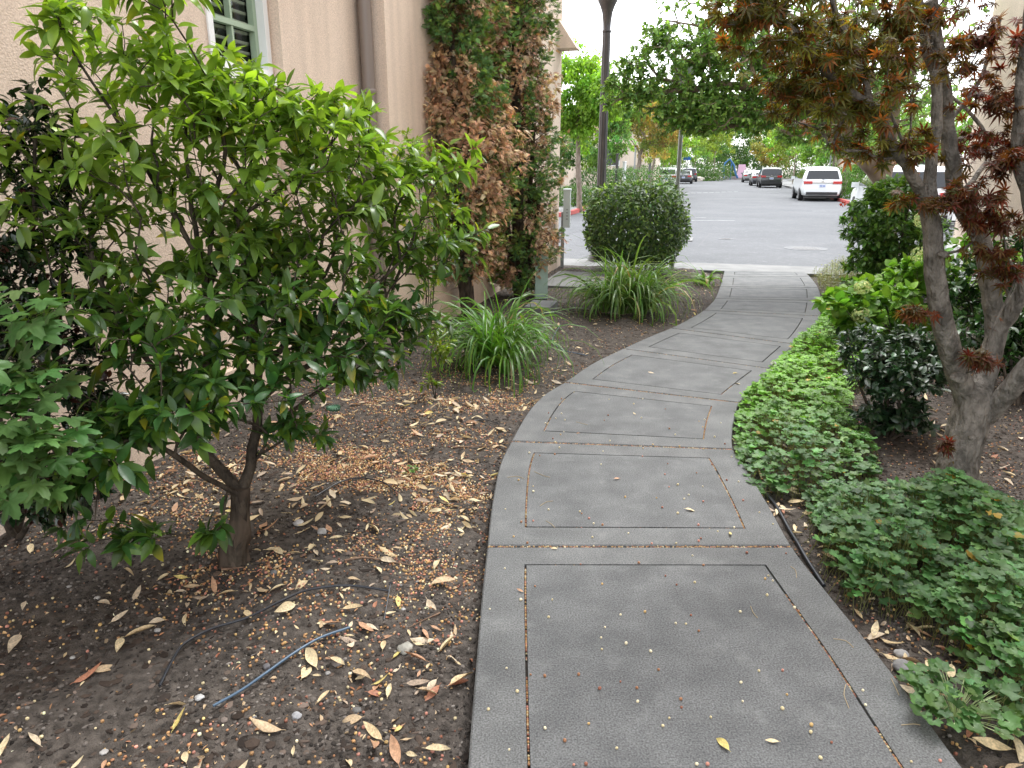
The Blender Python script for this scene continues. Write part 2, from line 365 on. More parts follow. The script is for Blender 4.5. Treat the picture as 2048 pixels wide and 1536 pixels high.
# ================= SETTING =================
# --- path outline (world metres, from the sight lines at z = 0) ---
Lpx = [(925, 1700), (935, 1560), (940, 1480), (953, 1320), (966, 1170), (975, 1092), (984, 1010), (1000, 930), (1023, 882), (1055, 826), (1088, 790), (1130, 764), (1185, 727), (1247, 697), (1300, 673), (1342, 656), (1380, 637), (1408, 620), (1430, 597), (1440, 573), (1446, 553), (1449, 541)]
Rpx = [(2060, 1700), (1945, 1560), (1885, 1480), (1765, 1320), (1645, 1172), (1583, 1092), (1537, 1010), (1494, 940), (1466, 898), (1465, 858), (1471, 828), (1480, 805), (1515, 772), (1555, 739), (1580, 715), (1605, 690), (1625, 665), (1640, 632), (1642, 601), (1636, 575), (1620, 553), (1608, 543)]
Lw = catmull([G(*p) for p in Lpx], .06); Rw = catmull([G(*p) for p in Rpx], .06)
joints = [((925, 1625), (2000, 1625)), ((975, 1092), (1583, 1092)), ((1023, 882), (1466, 898)), ((1130, 764), (1480, 805)), ((1247, 697), (1555, 739)), ((1342, 656), (1605, 690)), ((1408, 620), (1640, 632)), ((1430, 597), (1642, 601)), ((1440, 573), (1636, 575)), ((1446, 553), (1620, 553)), ((1449, 541), (1608, 543))]
def nearest(line, p): return int(np.argmin(np.linalg.norm(line[:, :2] - p[:2], axis=1)))
JI = [(nearest(Lw, G(*a)), nearest(Rw, G(*b))) for a, b in joints]
def slab_poly(k, ns=14):
    (l0, r0), (l1, r1) = JI[k], JI[k + 1]
    Lp = Lw[np.linspace(l0, l1, ns).astype(int)]; Rp = Rw[np.linspace(r0, r1, ns).astype(int)]
    # resample finely
    def rs(a, i0, i1):
        t = np.linspace(i0, i1, ns); i = np.floor(t).astype(int); f = (t - i)[:, None]; j = np.minimum(i + 1, len(a) - 1); return a[i] * (1 - f) + a[j] * f
    return rs(Lw, l0, l1), rs(Rw, r0, r1)
M['concrete'] = mat('grey trowelled concrete', (.092, .095, .096), .82, col2=(.142, .146, .146), nscale=5, bump=.14, bscale=220, spec=.3, detail=9, contrast=(.3, .7))
M['concrete_border'] = mat('lighter concrete border', (.102, .105, .105), .85, col2=(.158, .162, .160), nscale=4.2, bump=.18, bscale=180, spec=.3, detail=9, contrast=(.3, .72))
def add_speckle(m, amt=.55, scale=170):
    n = m.node_tree; L = n.links; b = n.nodes['Principled BSDF']; src = b.inputs['Base Color'].links[0].from_socket
    tc = n.nodes.new('ShaderNodeTexCoord'); t = n.nodes.new('ShaderNodeTexNoise'); t.inputs['Scale'].default_value = scale; t.inputs['Detail'].default_value = 2; L.new(tc.outputs['Object'], t.inputs[0])
    r = n.nodes.new('ShaderNodeMapRange'); r.inputs[1].default_value = .25; r.inputs[2].default_value = .75; r.inputs[3].default_value = 1 - amt; r.inputs[4].default_value = 1 + amt; L.new(t.outputs[0], r.inputs[0])
    x = n.nodes.new('ShaderNodeVectorMath'); x.operation = 'SCALE'; L.new(src, x.inputs[0]); L.new(r.outputs[0], x.inputs['Scale'])
    # pale scuffs
    t2 = n.nodes.new('ShaderNodeTexNoise'); t2.inputs['Scale'].default_value = 7; t2.inputs['Detail'].default_value = 10; t2.inputs['Roughness'].default_value = .75; L.new(tc.outputs['Object'], t2.inputs[0])
    r2 = n.nodes.new('ShaderNodeMapRange'); r2.inputs[1].default_value = .53; r2.inputs[2].default_value = .74; r2.inputs[3].default_value = 0; r2.inputs[4].default_value = .4; L.new(t2.outputs[0], r2.inputs[0])
    mx = n.nodes.new('ShaderNodeMix'); mx.data_type = 'RGBA'; L.new(r2.outputs[0], mx.inputs[0]); L.new(x.outputs[0], mx.inputs[6]); mx.inputs[7].default_value = (.26, .265, .26, 1)
    t4 = n.nodes.new('ShaderNodeTexNoise'); t4.inputs['Scale'].default_value = 1.3; t4.inputs['Detail'].default_value = 12; t4.inputs['Roughness'].default_value = .7; t4.inputs['Distortion'].default_value = .6; L.new(tc.outputs['Object'], t4.inputs[0])
    r4 = n.nodes.new('ShaderNodeMapRange'); r4.inputs[1].default_value = .50; r4.inputs[2].default_value = .66; r4.inputs[3].default_value = 1; r4.inputs[4].default_value = .90; L.new(t4.outputs[0], r4.inputs[0])
    x4 = n.nodes.new('ShaderNodeVectorMath'); x4.operation = 'SCALE'; L.new(mx.outputs[2], x4.inputs[0]); L.new(r4.outputs[0], x4.inputs['Scale']); L.new(x4.outputs[0], b.inputs['Base Color'])
add_speckle(M['concrete']); add_speckle(M['concrete_border'])
def at_s(Lp, Rp, s, a, b, absm=True):
    """point on row s (0..1 along), inset a metres from left edge or b from right"""
    n = len(Lp) - 1; t = min(max(s, 0), 1) * n; i = min(int(t), n - 1); f = t - i
    l = Lp[i] * (1 - f) + Lp[i + 1] * f; r = Rp[i] * (1 - f) + Rp[i + 1] * f; w_ = np.linalg.norm(r - l); d = (r - l) / w_
    return l + d * a if b is None else r - d * b
pth = MB(); base = MB(); GROOVES = []
for k in range(len(JI) - 1):
    Lp, Rp = slab_poly(k); ln = np.linalg.norm((Lp[0] + Rp[0]) / 2 - (Lp[-1] + Rp[-1]) / 2); g_ = .008 / ln; m_ = .165; gw = .0095
    ns = 14; S = np.linspace(g_, 1 - g_, ns); so_ = lambda s: s
    s0, s1 = m_ / ln, 1 - m_ / ln
    SI = np.linspace(s0, s1, ns)
    O = [(at_s(Lp, Rp, s, 0, None), at_s(Lp, Rp, s, None, 0)) for s in S]
    zt = 0.0; be = .006
    # border ring outer/inner loops: inner loop = groove outer side ; panel loop = groove inner side
    def loop(Ss, a): return [at_s(Lp, Rp, s, a, None) for s in Ss] + [at_s(Lp, Rp, s, None, a) for s in Ss[::-1]]
    outer = np.array(loop(S, 0)); outb = np.array(loop(np.linspace(g_ + be / ln, 1 - g_ - be / ln, ns), be)); inn = np.array(loop(SI, m_))
    pan = np.array(loop(np.linspace(s0 + gw / ln, s1 - gw / ln, ns), m_ + gw)); n2 = 2 * ns; ar = np.arange(n2); nx = (ar + 1) % n2
    GROOVES.append((inn + pan) / 2)
    def Z(a, z): b = a.copy(); b[:, 2] = z; return b
    V = np.concatenate([Z(outer, -.13), Z(outer, -be), Z(outb, 0), Z(inn, 0), Z(inn, -.012)])
    F = np.concatenate([np.stack([i * n2 + ar, i * n2 + nx, (i + 1) * n2 + nx, (i + 1) * n2 + ar], 1) for i in range(4)])[:, ::-1]
    pth.add(V, F, None, 1)
    V = np.concatenate([Z(pan, -.012), Z(pan, 0)]); pth.add(V, np.stack([ar, nx, n2 + nx, n2 + ar], 1)[:, ::-1], None, 0)
    q = np.arange(ns - 1); top = np.stack([n2 + q, n2 + q + 1, n2 + n2 - 2 - q, n2 + n2 - 1 - q], 1)[:, ::-1]; pth.add(V, top, None, 0)
    bt = np.array(loop(np.linspace(0, 1, ns), .003)); V = Z(bt, -.0125); base.add(V, np.stack([q, q + 1, n2 - 2 - q, n2 - 1 - q], 1)[:, ::-1], None, 0)
M['joint'] = mat('dark joint filler', (.018, .015, .012), .95, col2=(.05, .035, .025), nscale=60)
pth.v += base.v; off = pth.n; pth.f += [f + off for f in base.f]; pth.c += base.c; pth.m += [np.full(len(f), 2) for f in base.f]
path = tag(pth.build('path', [M['concrete'], M['concrete_border'], M['joint']]), 'curving grey concrete walkway scored with a framed panel in each slab', kind='structure')

# --- bark mulch beds (soil) ---
EDGE = np.concatenate([Lw, Rw[::-1]]); KERB_U = 12.15
def pathdist(x, y):
    P2 = np.stack([x, y], 1); ins = inpoly(P2, EDGE); d = np.full(len(x), 9.)
    for ln in (Lw[::2], Rw[::2]):
        for c in range(0, len(x), 4000): 
            q = P2[c:c + 4000]; d[c:c + 4000] = np.minimum(d[c:c + 4000], np.sqrt(((q[:, None] - ln[None, :, :2]) ** 2).sum(-1)).min(1))
    return np.where(ins, -d, d)
def soilz0(x, y, d):
    b = -.045 + .05 * (vn(x, y, 1.1) - .5) + .028 * (vn(x + 9, y, 4) - .5) + .014 * (vn(x, y + 5, 13) - .5)
    side = np.clip(d / .6, 0, 1); b = b + .05 * side - .012
    return np.where(d < 0, -.1, np.minimum(b, np.where(d < .12, -.02, 9)))
gx = np.arange(-5.2, 8.8, .04); gy = np.arange(.5, 12.7, .04); X, Y = np.meshgrid(gx, gy); xf, yf = X.ravel(), Y.ravel()
dd = pathdist(xf, yf); zf = soilz0(xf, yf, dd); zf += np.where(dd > 0, .007 * (vn(xf, yf, 24) - .5), 0)
uu = xf * DV[0] + yf * DV[1]
nxg, nyg = len(gx), len(gy); I = (np.arange(nyg - 1)[:, None] * nxg + np.arange(nxg - 1)[None]).ravel(); F = np.stack([I, I + 1, I + nxg + 1, I + nxg], 1)
keep = (uu[F].max(1) < KERB_U + .05) & (dd[F].max(1) > -.1); F = F[keep]
Zg = zf.reshape(nyg, nxg)
def soilz(x, y):
    x = np.asarray(x, float); y = np.asarray(y, float); a = np.clip((x - gx[0]) / .04, 0, nxg - 2); b = np.clip((y - gy[0]) / .04, 0, nyg - 2)
    i = np.floor(a).astype(int); j = np.floor(b).astype(int); a = a - i; b = b - j
    return (Zg[j, i] * (1 - a) + Zg[j, i + 1] * a) * (1 - b) + (Zg[j + 1, i] * (1 - a) + Zg[j + 1, i + 1] * a) * b
M['soil'] = mat('dark crumbly soil', (.042, .036, .031), .95, col2=(.128, .110, .095), nscale=28, bump=1.0, bscale=130, spec=.15, detail=12, contrast=(.32, .72))
sm = MB(); sm.add(np.stack([xf, yf, zf], 1), F); tag(sm.build('soil', M['soil'], smooth=True), kind='structure')

# --- wide ground, street, kerbs ---
M['earth'] = mat('dry verge', (.09, .08, .055), .95, col2=(.14, .12, .08), nscale=1.5)
g = MB(); g.add([(-400, -40, -.2), (400, -40, -.2), (400, 700, -.2), (-400, 700, -.2)], [(0, 1, 2, 3)]); tag(g.build('ground', M['earth']), kind='structure')
M['asphalt'] = mat('worn asphalt', (.080, .084, .090), .85, col2=(.108, .112, .119), nscale=.45, bump=.5, bscale=90, spec=.3, detail=12, contrast=(.3, .7))
add_speckle(M['asphalt'], .25, 60)
ZR = -.04
def uvpoly(mb, pts, z, mi=0): mb.add([UV(u, v, z) for u, v in pts], [tuple(range(len(pts)))], None, mi)
g = MB()
VL, VRt = -5.0, 6.3
uvpoly(g, [(13.25, -60), (13.25, 60), (23.5, 60), (23.5, VRt + 2), (25.2, VRt + .3), (26.5, VRt), (105, VRt), (125, 24), (125, -40), (118, -30), (100, VL), (26, VL), (24.4, VL - .6), (23.3, VL - 2.2), (23.3, -60)][::-1], ZR)
tag(g.build('road', M['asphalt']), 'pale grey asphalt street junction beyond the walkway', kind='structure')
# near pavement apron (flush with path) and far pavements
M['kerbcon'] = mat('pale kerb concrete', (.125, .127, .125), .85, col2=(.175, .176, .171), nscale=3, bump=.2, bscale=120)
g = MB(); g.uvbox(KERB_U, 13.1, -40, 40, -.16, -.004)
for v in np.arange(-30, 30, 1.6):
    pass
tag(g.build('kerb_apron', M['kerbcon']), 'pale concrete strip between the beds and the street', kind='structure')
g = MB(); g.uvbox(13.1, 13.3, -40, 40, -.17, ZR + .006); tag(g.build('gutter', M['kerbcon']), kind='structure')
M['redkerb'] = mat('red kerb paint', (.48, .07, .06), .6, col2=(.40, .09, .08), nscale=6)
def kerb(name, pts, mt, h=.10, wd=.16, lab=None):
    q = catmull([UV(u, v) for u, v in pts], .4); t = nrm(np.gradient(q, axis=0)); nn = np.stack([t[:, 1], -t[:, 0], t[:, 2] * 0], 1) * wd / 2
    n = len(q); V = []
    for sgn, z in ((-1, -.1), (-1, h), (1, h), (1, -.1)): a = q + nn * sgn; a[:, 2] = z + (0 if z < 0 else 0); V.append(a)
    V = np.concatenate(V); i = np.arange(n - 1); F = np.concatenate([np.stack([k * n + i, k * n + i + 1, ((k + 1) % 4) * n + i + 1, ((k + 1) % 4) * n + i], 1) for k in range(4)])
    m = MB(); m.add(V, F[:, ::-1]); m.add(V, [(0, n, 2 * n, 3 * n), (n - 1, 4 * n - 1, 3 * n - 1, 2 * n - 1)]); return tag(m.build(name, mt), lab, kind='structure')
kerb('kerb_painted_red', [(23.35, -12), (23.35, -7.3), (24.3, -5.8), (26, -5.08), (31, -5.08)], M['redkerb'], lab='red painted kerb round the far left corner')
kerb('kerb_left', [(31.1, -5.08), (100, -5.08)], M['kerbcon']); kerb('kerb_left_back', [(23.35, -60), (23.35, -12.1)], M['kerbcon'])
kerb('kerb_red_right', [(38, 6.38), (44, 6.38)], M['redkerb'], lab='short red painted kerb behind the white minivan')
kerb('kerb_right', [(44.1, 6.38), (105, 6.38)], M['kerbcon']); kerb('kerb_right_near', [(23.55, 60), (23.55, 8.6), (25.2, 6.7), (27, 6.38), (37.9, 6.38)], M['kerbcon'])
g = MB()
g.add([UV(u, v, .07) for u, v in [(23.45, -60), (23.45, -7.3), (24.4, -5.9), (26, -5.18), (100, -5.18), (100, -7.4), (26, -7.4), (25.6, -60)]], [tuple(range(8))])
g.add([UV(u, v, .07) for u, v in [(23.6, 60), (23.6, 8.6), (25.3, 6.8), (27, 6.48), (105, 6.48), (105, 9), (26, 9), (25.6, 60)][::-1]], [tuple(range(8))])
tag(g.build('pavement', M['kerbcon']), kind='structure')
g = MB()
g.add([UV(u, v, -.02) for u, v in [(25.8, -60), (26, -7.45), (100, -7.45), (118, -32), (128, -60)]], [tuple(range(5))])
g.add([UV(u, v, -.02) for u, v in [(25.8, 60), (26, 9.05), (105, 9.05), (127, 24), (200, 60)][::-1]], [tuple(range(5))])
g.add([UV(u, v, -.02) for u, v in [(125.3, -60), (125.3, 60), (220, 60), (220, -60)][::-1]], [tuple(range(4))])
tag(g.build('verge', mat('leafy verge', (.045, .06, .025), .95, col2=(.12, .10, .06), nscale=2.5, contrast=(.4, .6))), kind='structure')
# painted marks, seams, covers on the street
g = MB()
def gmark(px0, px1, wd, z=ZR + .004):
    a, b = G(*px0, z), G(*px1, z); t = nrm(b - a); n_ = np.array([t[1], -t[0], 0]) * wd / 2; g.add([a - n_, b - n_, b + n_, a + n_], [(0, 1, 2, 3)][::1])
gmark((1383, 441), (1470, 441), .13); gmark((1390, 435), (1412, 435), .10); gmark((1625, 422), (1652, 422), .12); gmark((1585, 408), (1602, 408), .12)
for i in range(17):
    p = G(1362 + i * 12.2, 387 - i * .42, ZR + .004); g.box((p[0], p[1], ZR + .004), (.30, .42, .004), -TH)
mk = tag(g.build('road_marking', mat('faded road paint', (.30, .31, .31), .7, col2=(.16, .165, .17), nscale=5)), 'faded white paint marks on the street', kind='structure')
g = MB(); p = G(1000, 383, 0)
u0, _ = toUV(G(1460, 381, 0)); g.add([UV(u0 - 1.2, VL + .3, ZR + .003), UV(u0 + .7, VL + .3, ZR + .09), UV(u0 + .7, VRt - .3, ZR + .09), UV(u0 - 1.2, VRt - .3, ZR + .003), UV(u0 + 4, VL + .3, ZR + .09), UV(u0 + 4, VRt - .3, ZR + .09), UV(u0 + 6, VL + .3, ZR + .003), UV(u0 + 6, VRt - .3, ZR + .003)], [(3, 2, 1, 0), (2, 5, 4, 1), (5, 7, 6, 4)])
tag(g.build('speed_table', M['asphalt']), 'low raised crossing with a row of pale dashes', kind='structure')
mk.location.z = 0
M['seam'] = mat('tar seam', (.06, .06, .065), .7)
g = MB(); gmark((1405, 466), (1420, 466), .02)
for a, b in (((1358, 467), (1420, 467)), ((1420, 467), (1396, 493)), ((1130, 470), (1180, 455)), ((1000, 500), (1130, 478))): gmark(a, b, .025)
tag(g.build('road_seam', M['seam']), kind='structure')
M['iron'] = mat('worn iron cover', (.10, .10, .10), .7, metal=.2, col2=(.16, .16, .16), nscale=30, bump=.6, bscale=50)
M['collar'] = mat('patched asphalt ring', (.098, .102, .107), .85, col2=(.125, .13, .135), nscale=8)
def cover(px, rad, lab, grate=False):
    c = G(*px, ZR); root = tag(empty('manhole_cover', c), lab, 'manhole cover')
    a = MB(); a.lathe((0, 0, 0), [(rad * 1.5, .001), (rad * 1.5, .005), (rad * 1.08, .0055)], 28); a.build('concrete_collar', M['collar'], root)
    b = MB(); b.lathe((0, 0, 0), [(rad, .002), (rad, .010), (rad * .9, .012), (rad * .88, .009), (.001, .009)], 28)
    for i in range(-3, 4): b.box((i * rad * .22, 0, .0105), (rad * .09, rad * 1.3, .004))
    b.build('iron_lid', M['iron'], root)
cover((1612, 497), .30, 'round iron manhole cover near the right shrubs')
cover((1452, 478), .13, 'small round iron cover in the middle of the street')
c = G(1362, 479, ZR); root = tag(empty('storm_drain', (c[0], c[1], ZR), -TH), 'pale framed storm drain grate beside the sign post', 'drain')
a = MB(); a.box((0, 0, .01), (.55, .9, .02)); a.build('frame', M['kerbcon'], root)
a = MB(); a.box((-.03, 0, .024), (.38, .74, .008), mi=0); [a.box((-.03, y, .032), (.36, .035, .01), mi=1) for y in np.arange(-.32, .33, .09)]; a.build('grate', [M['seam'], M['iron']], root)

# --- left building ---
def stucco(name, c1, c2):
    m, n, b = newmat(name); L = n.links; tc = n.nodes.new('ShaderNodeTexCoord'); b.inputs['Roughness'].default_value = .95; b.inputs['Specular IOR Level'].default_value = .15
    t = n.nodes.new('ShaderNodeTexNoise'); t.inputs['Scale'].default_value = 1.2; t.inputs['Detail'].default_value = 8; L.new(tc.outputs['Object'], t.inputs[0])
    r = n.nodes.new('ShaderNodeValToRGB'); r.color_ramp.elements[0].position = .3; r.color_ramp.elements[1].position = .7; r.color_ramp.elements[0].color = (*c1, 1); r.color_ramp.elements[1].color = (*c2, 1); L.new(t.outputs[0], r.inputs[0])
    # vertical rain streaks
    mp = n.nodes.new('ShaderNodeMapping'); mp.inputs['Scale'].default_value = (3, 3, .22); L.new(tc.outputs['Object'], mp.inputs[0])
    t3 = n.nodes.new('ShaderNodeTexNoise'); t3.inputs['Scale'].default_value = 2.2; t3.inputs['Detail'].default_value = 5; L.new(mp.outputs[0], t3.inputs[0])
    r3 = n.nodes.new('ShaderNodeMapRange'); r3.inputs[1].default_value = .42; r3.inputs[2].default_value = .75; r3.inputs[3].default_value = 1.03; r3.inputs[4].default_value = .86; L.new(t3.outputs[0], r3.inputs[0])
    x = n.nodes.new('ShaderNodeVectorMath'); x.operation = 'SCALE'; L.new(r.outputs[0], x.inputs[0]); L.new(r3.outputs[0], x.inputs['Scale'])
    v = n.nodes.new('ShaderNodeTexNoise'); v.inputs['Scale'].default_value = 115; v.inputs['Detail'].default_value = 3; L.new(tc.outputs['Object'], v.inputs[0])
    r2 = n.nodes.new('ShaderNodeMapRange'); r2.inputs[1].default_value = .3; r2.inputs[2].default_value = .7; r2.inputs[3].default_value = .82; r2.inputs[4].default_value = 1.12; L.new(v.outputs[0], r2.inputs[0])
    y = n.nodes.new('ShaderNodeVectorMath'); y.operation = 'SCALE'; L.new(x.outputs[0], y.inputs[0]); L.new(r2.outputs[0], y.inputs['Scale']); L.new(y.outputs[0], b.inputs['Base Color'])
    bp = n.nodes.new('ShaderNodeBump'); bp.inputs['Strength'].default_value = .8; bp.inputs['Distance'].default_value = .006; L.new(v.outputs[0], bp.inputs['Height']); L.new(bp.outputs[0], b.inputs['Normal']); return m
M['stucco'] = stucco('pinkish beige stucco', (.66, .525, .42), (.72, .585, .475)); M['stucco2'] = stucco('pale beige stucco', (.70, .58, .48), (.76, .64, .54))
HB = 6.6
bld = tag(empty('beige_building', UV(12.0, -2.5)), 'beige stucco building with a shuttered window and brown downpipe on the left', 'building')
def bpart(m, name, mt, smooth=False): offs(m, bld.location); return m.build(name, mt, bld, smooth)
W0, W1 = 4.11, 4.76; ZS0, ZS1 = 2.20, 3.5
m = MB(); vN, vM, vF, vC, vB = -3.05, -2.97, -2.75, -2.49, -9
m.uvbox(-3, W0, vB, vN, -.2, HB); m.uvbox(W0, W1, vB, vN, -.2, ZS0); m.uvbox(W0, W1, vB, vN, ZS1, HB); m.uvbox(W1, 4.79, vB, vN, -.2, HB); m.uvbox(W0, W1, vB, vN - .16, ZS0 + .001, ZS1 - .001)
m.uvbox(4.791, 6.03, vB, vM, -.2, HB); m.uvbox(6.031, 10.2, vB, vF, -.2, HB); m.uvbox(10.201, 12.1, vB, vC, -.2, HB)
bpart(m, 'wall', M['stucco'])
m = MB(); m.uvbox(-2.9, 4.74, vN - .05, vN + .05, -.15, .31); m.uvbox(4.75, 5.98, vM - .05, vM + .05, -.15, .308); m.uvbox(5.985, 10.15, vF - .05, vF + .05, -.15, .309); m.uvbox(10.155, 12.14, vC - .05, vC + .05, -.15, .31); bpart(m, 'plinth', M['stucco'])
m = MB(); m.uvbox(-3.2, 12.5, vB, vC + .5, HB + .01, HB + .22); bpart(m, 'roof_edge', M['stucco2'])
wf = MB(); F_ = .05
for (a, b, c, d) in ((W0, W0 + F_, ZS0, ZS1), (W1 - F_, W1, ZS0, ZS1), (W0 + F_, W1 - F_, ZS0, ZS0 + F_), (W0 + F_, W1 - F_, ZS1 - F_, ZS1)): wf.uvbox(a, b, vN - .13, vN + .012, c, d)
win = bpart(wf, 'window', M['whitepaint']); wsub = lambda m, n_, mt: (offs(m, bld.location), m.build(n_, mt, win))
M['sage'] = mat('sage green sash paint', (.33, .42, .30), .5); M['glass'] = mat('dark window glass', (.015, .03, .03), .04, spec=.9); M['blind'] = mat('pale slats', (.82, .86, .80), .5)
s_ = MB(); i0, i1, z0, z1 = W0 + F_ + .002, W1 - F_ - .002, ZS0 + F_ + .002, ZS1 - F_ - .002; um = (i0 + i1) / 2
for (a, b, c, d) in ((i0, i0 + .035, z0, z1), (i1 - .035, i1, z0, z1), (i0 + .035, i1 - .035, z0, z0 + .035), (i0 + .035, i1 - .035, z1 - .035, z1), (i0 + .036, i1 - .036, 2.49, 2.525), (i0 + .036, i1 - .036, 2.90, 2.925)): s_.uvbox(a, b, vN - .09, vN - .045, c, d)
s_.uvbox(um - .01, um + .01, vN - .092, vN - .05, z0 + .036, 2.489); s_.uvbox(um - .01, um + .01, vN - .092, vN - .05, 2.526, 2.899); s_.uvbox(um - .01, um + .01, vN - .092, vN - .05, 2.926, z1 - .036)
wsub(s_, 'sash', M['sage'])
s_ = MB(); s_.uvbox(i0, i1, vN - .105, vN - .098, z0, z1); M['glassc'] = mat('clear pane', (.55, .62, .58), .02, spec=.8)
gm = M['glassc'].node_tree; gl = gm.nodes.new('ShaderNodeBsdfTransparent'); gg = gm.nodes.new('ShaderNodeBsdfGlossy'); gg.inputs['Roughness'].default_value = .02; fx = gm.nodes.new('ShaderNodeFresnel'); fx.inputs[0].default_value = 1.6; mx = gm.nodes.new('ShaderNodeMixShader')
gl.inputs[0].default_value = (.85, .95, .9, 1); gm.links.new(fx.outputs[0], mx.inputs[0]); gm.links.new(gl.outputs[0], mx.inputs[1]); gm.links.new(gg.outputs[0], mx.inputs[2]); gm.links.new(mx.outputs[0], gm.nodes['Material Output'].inputs[0])
wsub(s_, 'pane', M['glassc'])
s_ = MB(); s_.uvbox(i0, i1, vN - .155, vN - .15, z0, z1, 0)
for z in np.arange(z0 + .04, z1 - .02, .062): p = UV((i0 + i1) / 2, vN - .128, z); s_.box(p, (.050, i1 - i0, .016), -TH, mi=1)
wsub(s_, 'shutter_slats', [M['glass'], M['blind']])
s_ = MB(); s_.uvbox(W0 - .03, W1 + .03, vN + .002, vN + .06, ZS0 - .055, ZS0 - .002); wsub(s_, 'sill', M['whitepaint'])
# downpipe
M['pipe'] = mat('brown grey painted metal', (.22, .18, .155), .45)
m = MB(); pc = UV(5.955, vM + .08); m.tube([pc + [0, 0, .15], pc + [0, 0, 3], pc + [0, 0, HB]], .055, 14)
for z in (.5, 2.2, 4.4): m.lathe(pc + np.array([0, 0, z]), [(.057, 0), (.062, .004), (.062, .04), (.057, .044)], 14)
bpart(m, 'downpipe', M['pipe'], True)
# corbel wedge on the far corner
cw = UV(12.1, vC, 0); zc = P(1100, 97, 12.0)[2]
m = MB(); a_ = .42; V = [UV(11.75, vC + .002, zc), UV(12.08, vC + .002, zc), UV(12.08, vC + .30, zc), UV(11.75, vC + .30, zc), UV(11.75, vC + .002, zc + a_), UV(12.08, vC + .002, zc + a_)]
m.add(V, [(0, 3, 2, 1), (3, 0, 4), (1, 2, 5), (2, 3, 4, 5), (0, 1, 5, 4)]); bpart(m, 'corbel', M['stucco2'])
# right building
bl2 = tag(empty('stucco_house', UV(14.2, 4.6)), 'pale stucco house wall seen behind the maple branches', 'building')
m = MB(); offs(m.uvbox(-1, 11.95, 3.45, 12, -.2, 6.6), bl2.location); m.build('wall', M['stucco2'], bl2)
m = MB(); offs(m.uvbox(-1.2, 12.1, 3.2, 12.2, 6.61, 6.8), bl2.location); m.build('roof_edge', M['stucco'], bl2)
m = MB(); offs(m.uvbox(-.95, 11.98, 3.40, 3.55, -.2, .55), bl2.location); m.build('plinth', M['whitepaint'], bl2)
# ================= NEAR PLANTS =================
LEAF_LONG = [leaf_t(.37, 7, .13, b, .85, tw, wv) for b, tw, wv in ((.2, 0, .06), (.4, .3, .0), (.6, -.3, .08), (.3, .2, .1), (.08, -.2, .04))]
LEAF_OV = [leaf_t(.44, 5, .14, b, .95, tw) for b, tw in ((.1, 0), (.25, .3), (.3, -.3))]
LEAF_LOW = [leaf_t(.46, 3, .1, b, .95) for b in (.05, .25)]
def plant(name, base, label, cat, group=None): return tag(empty(name, base), label, cat, group)
def local(mb, root, name, mt, smooth=False): offs(mb, root.location); return mb.build(name, mt, root, smooth)
def foliage(root, g, tmpl, size, base, mt, alt=None, frac=0, tip=None, tipfrac=0, per=6, along=5, var=.22, spread=1.0, lift=.1, grav=.15, name='leaves', back=5, top=None, hue=.1):
    Pn, D, U = leaves_on(g, per, along, spread, lift, grav, back); n = len(Pn); m = MB()
    col = cols(n, base, var, alt, frac, hue)
    if top is not None:   # light on the crown top painted in: leaf colour brightens with height
        zc, zr, tc = top; a = np.clip((Pn[:, 2] - zc) / zr, 0, 1)[:, None] * rng.uniform(.3, 1, (n, 1)); col = col * (1 - a) + np.array(tc) * np.exp(rng.normal(0, .18, (n, 1))) * a
    ta = np.where(rng.random(n) < tipfrac, rng.uniform(.5, 1, n), 0); kw = dict(tip=tip, tipamt=ta) if tip is not None else {}
    put(m, tmpl, Pn, frames(D, U), rng.uniform(.55, 1.2, n) * size, col, **kw)
    return local(m, root, name, mt, True), n

# --- the tall glossy-leaved shrub in front of the wall ---
Tb = G(470, 1138, -.03); Tb[2] = -.05
root = plant('laurel_shrub', Tb, 'tall bushy shrub with long glossy leaves on a ridged forked trunk, left bed', 'shrub')
L0 = [(Tb, .05, .036)]
def PP(*a): return [P(*q) for q in a]
tr = [Tb, P(478, 1060, 2.62), P(480, 990, 2.64)]
limbs = [(tr, .042, .034),
 (PP((480, 990, 2.64), (440, 940, 2.66), (405, 890, 2.7), (385, 820, 2.72), (352, 790, 2.74), (330, 760, 2.76)), .027, .010),
 (PP((480, 990, 2.64), (500, 930, 2.7), (512, 860, 2.78), (518, 760, 2.85), (508, 640, 2.9), (490, 500, 2.95)), .025, .009),
 (PP((405, 890, 2.7), (410, 780, 2.8), (415, 660, 2.85), (400, 520, 2.9), (385, 420, 2.92), (370, 250, 2.9)), .020, .006),
 (PP((512, 860, 2.78), (545, 860, 2.85), (580, 825, 2.95), (640, 780, 3.1), (700, 740, 3.3)), .014, .005),
 (PP((518, 800, 2.85), (600, 740, 3.05), (690, 700, 3.3), (760, 640, 3.5), (800, 540, 3.6), (850, 420, 3.7)), .015, .006),
 (PP((352, 790, 2.74), (280, 700, 2.7), (230, 620, 2.7), (190, 540, 2.7)), .011, .004),
 (PP((400, 520, 2.9), (330, 400, 2.85), (240, 250, 2.8), (150, 110, 2.75), (110, 20, 2.7)), .011, .003),
 (PP((410, 600, 2.9), (470, 450, 3.0), (560, 380, 3.05), (660, 290, 3.1), (720, 200, 3.15)), .011, .003),
 (PP((415, 560, 2.9), (430, 400, 2.9), (450, 300, 2.9), (420, 170, 2.85)), .010, .003),
 (PP((480, 990, 2.64), (420, 960, 2.5), (330, 900, 2.35), (250, 880, 2.25)), .010, .003),
 (PP((250, 880, 2.25), (200, 960, 2.2), (190, 1040, 2.15)), .004, .002)]
S = 2.9 / 1420
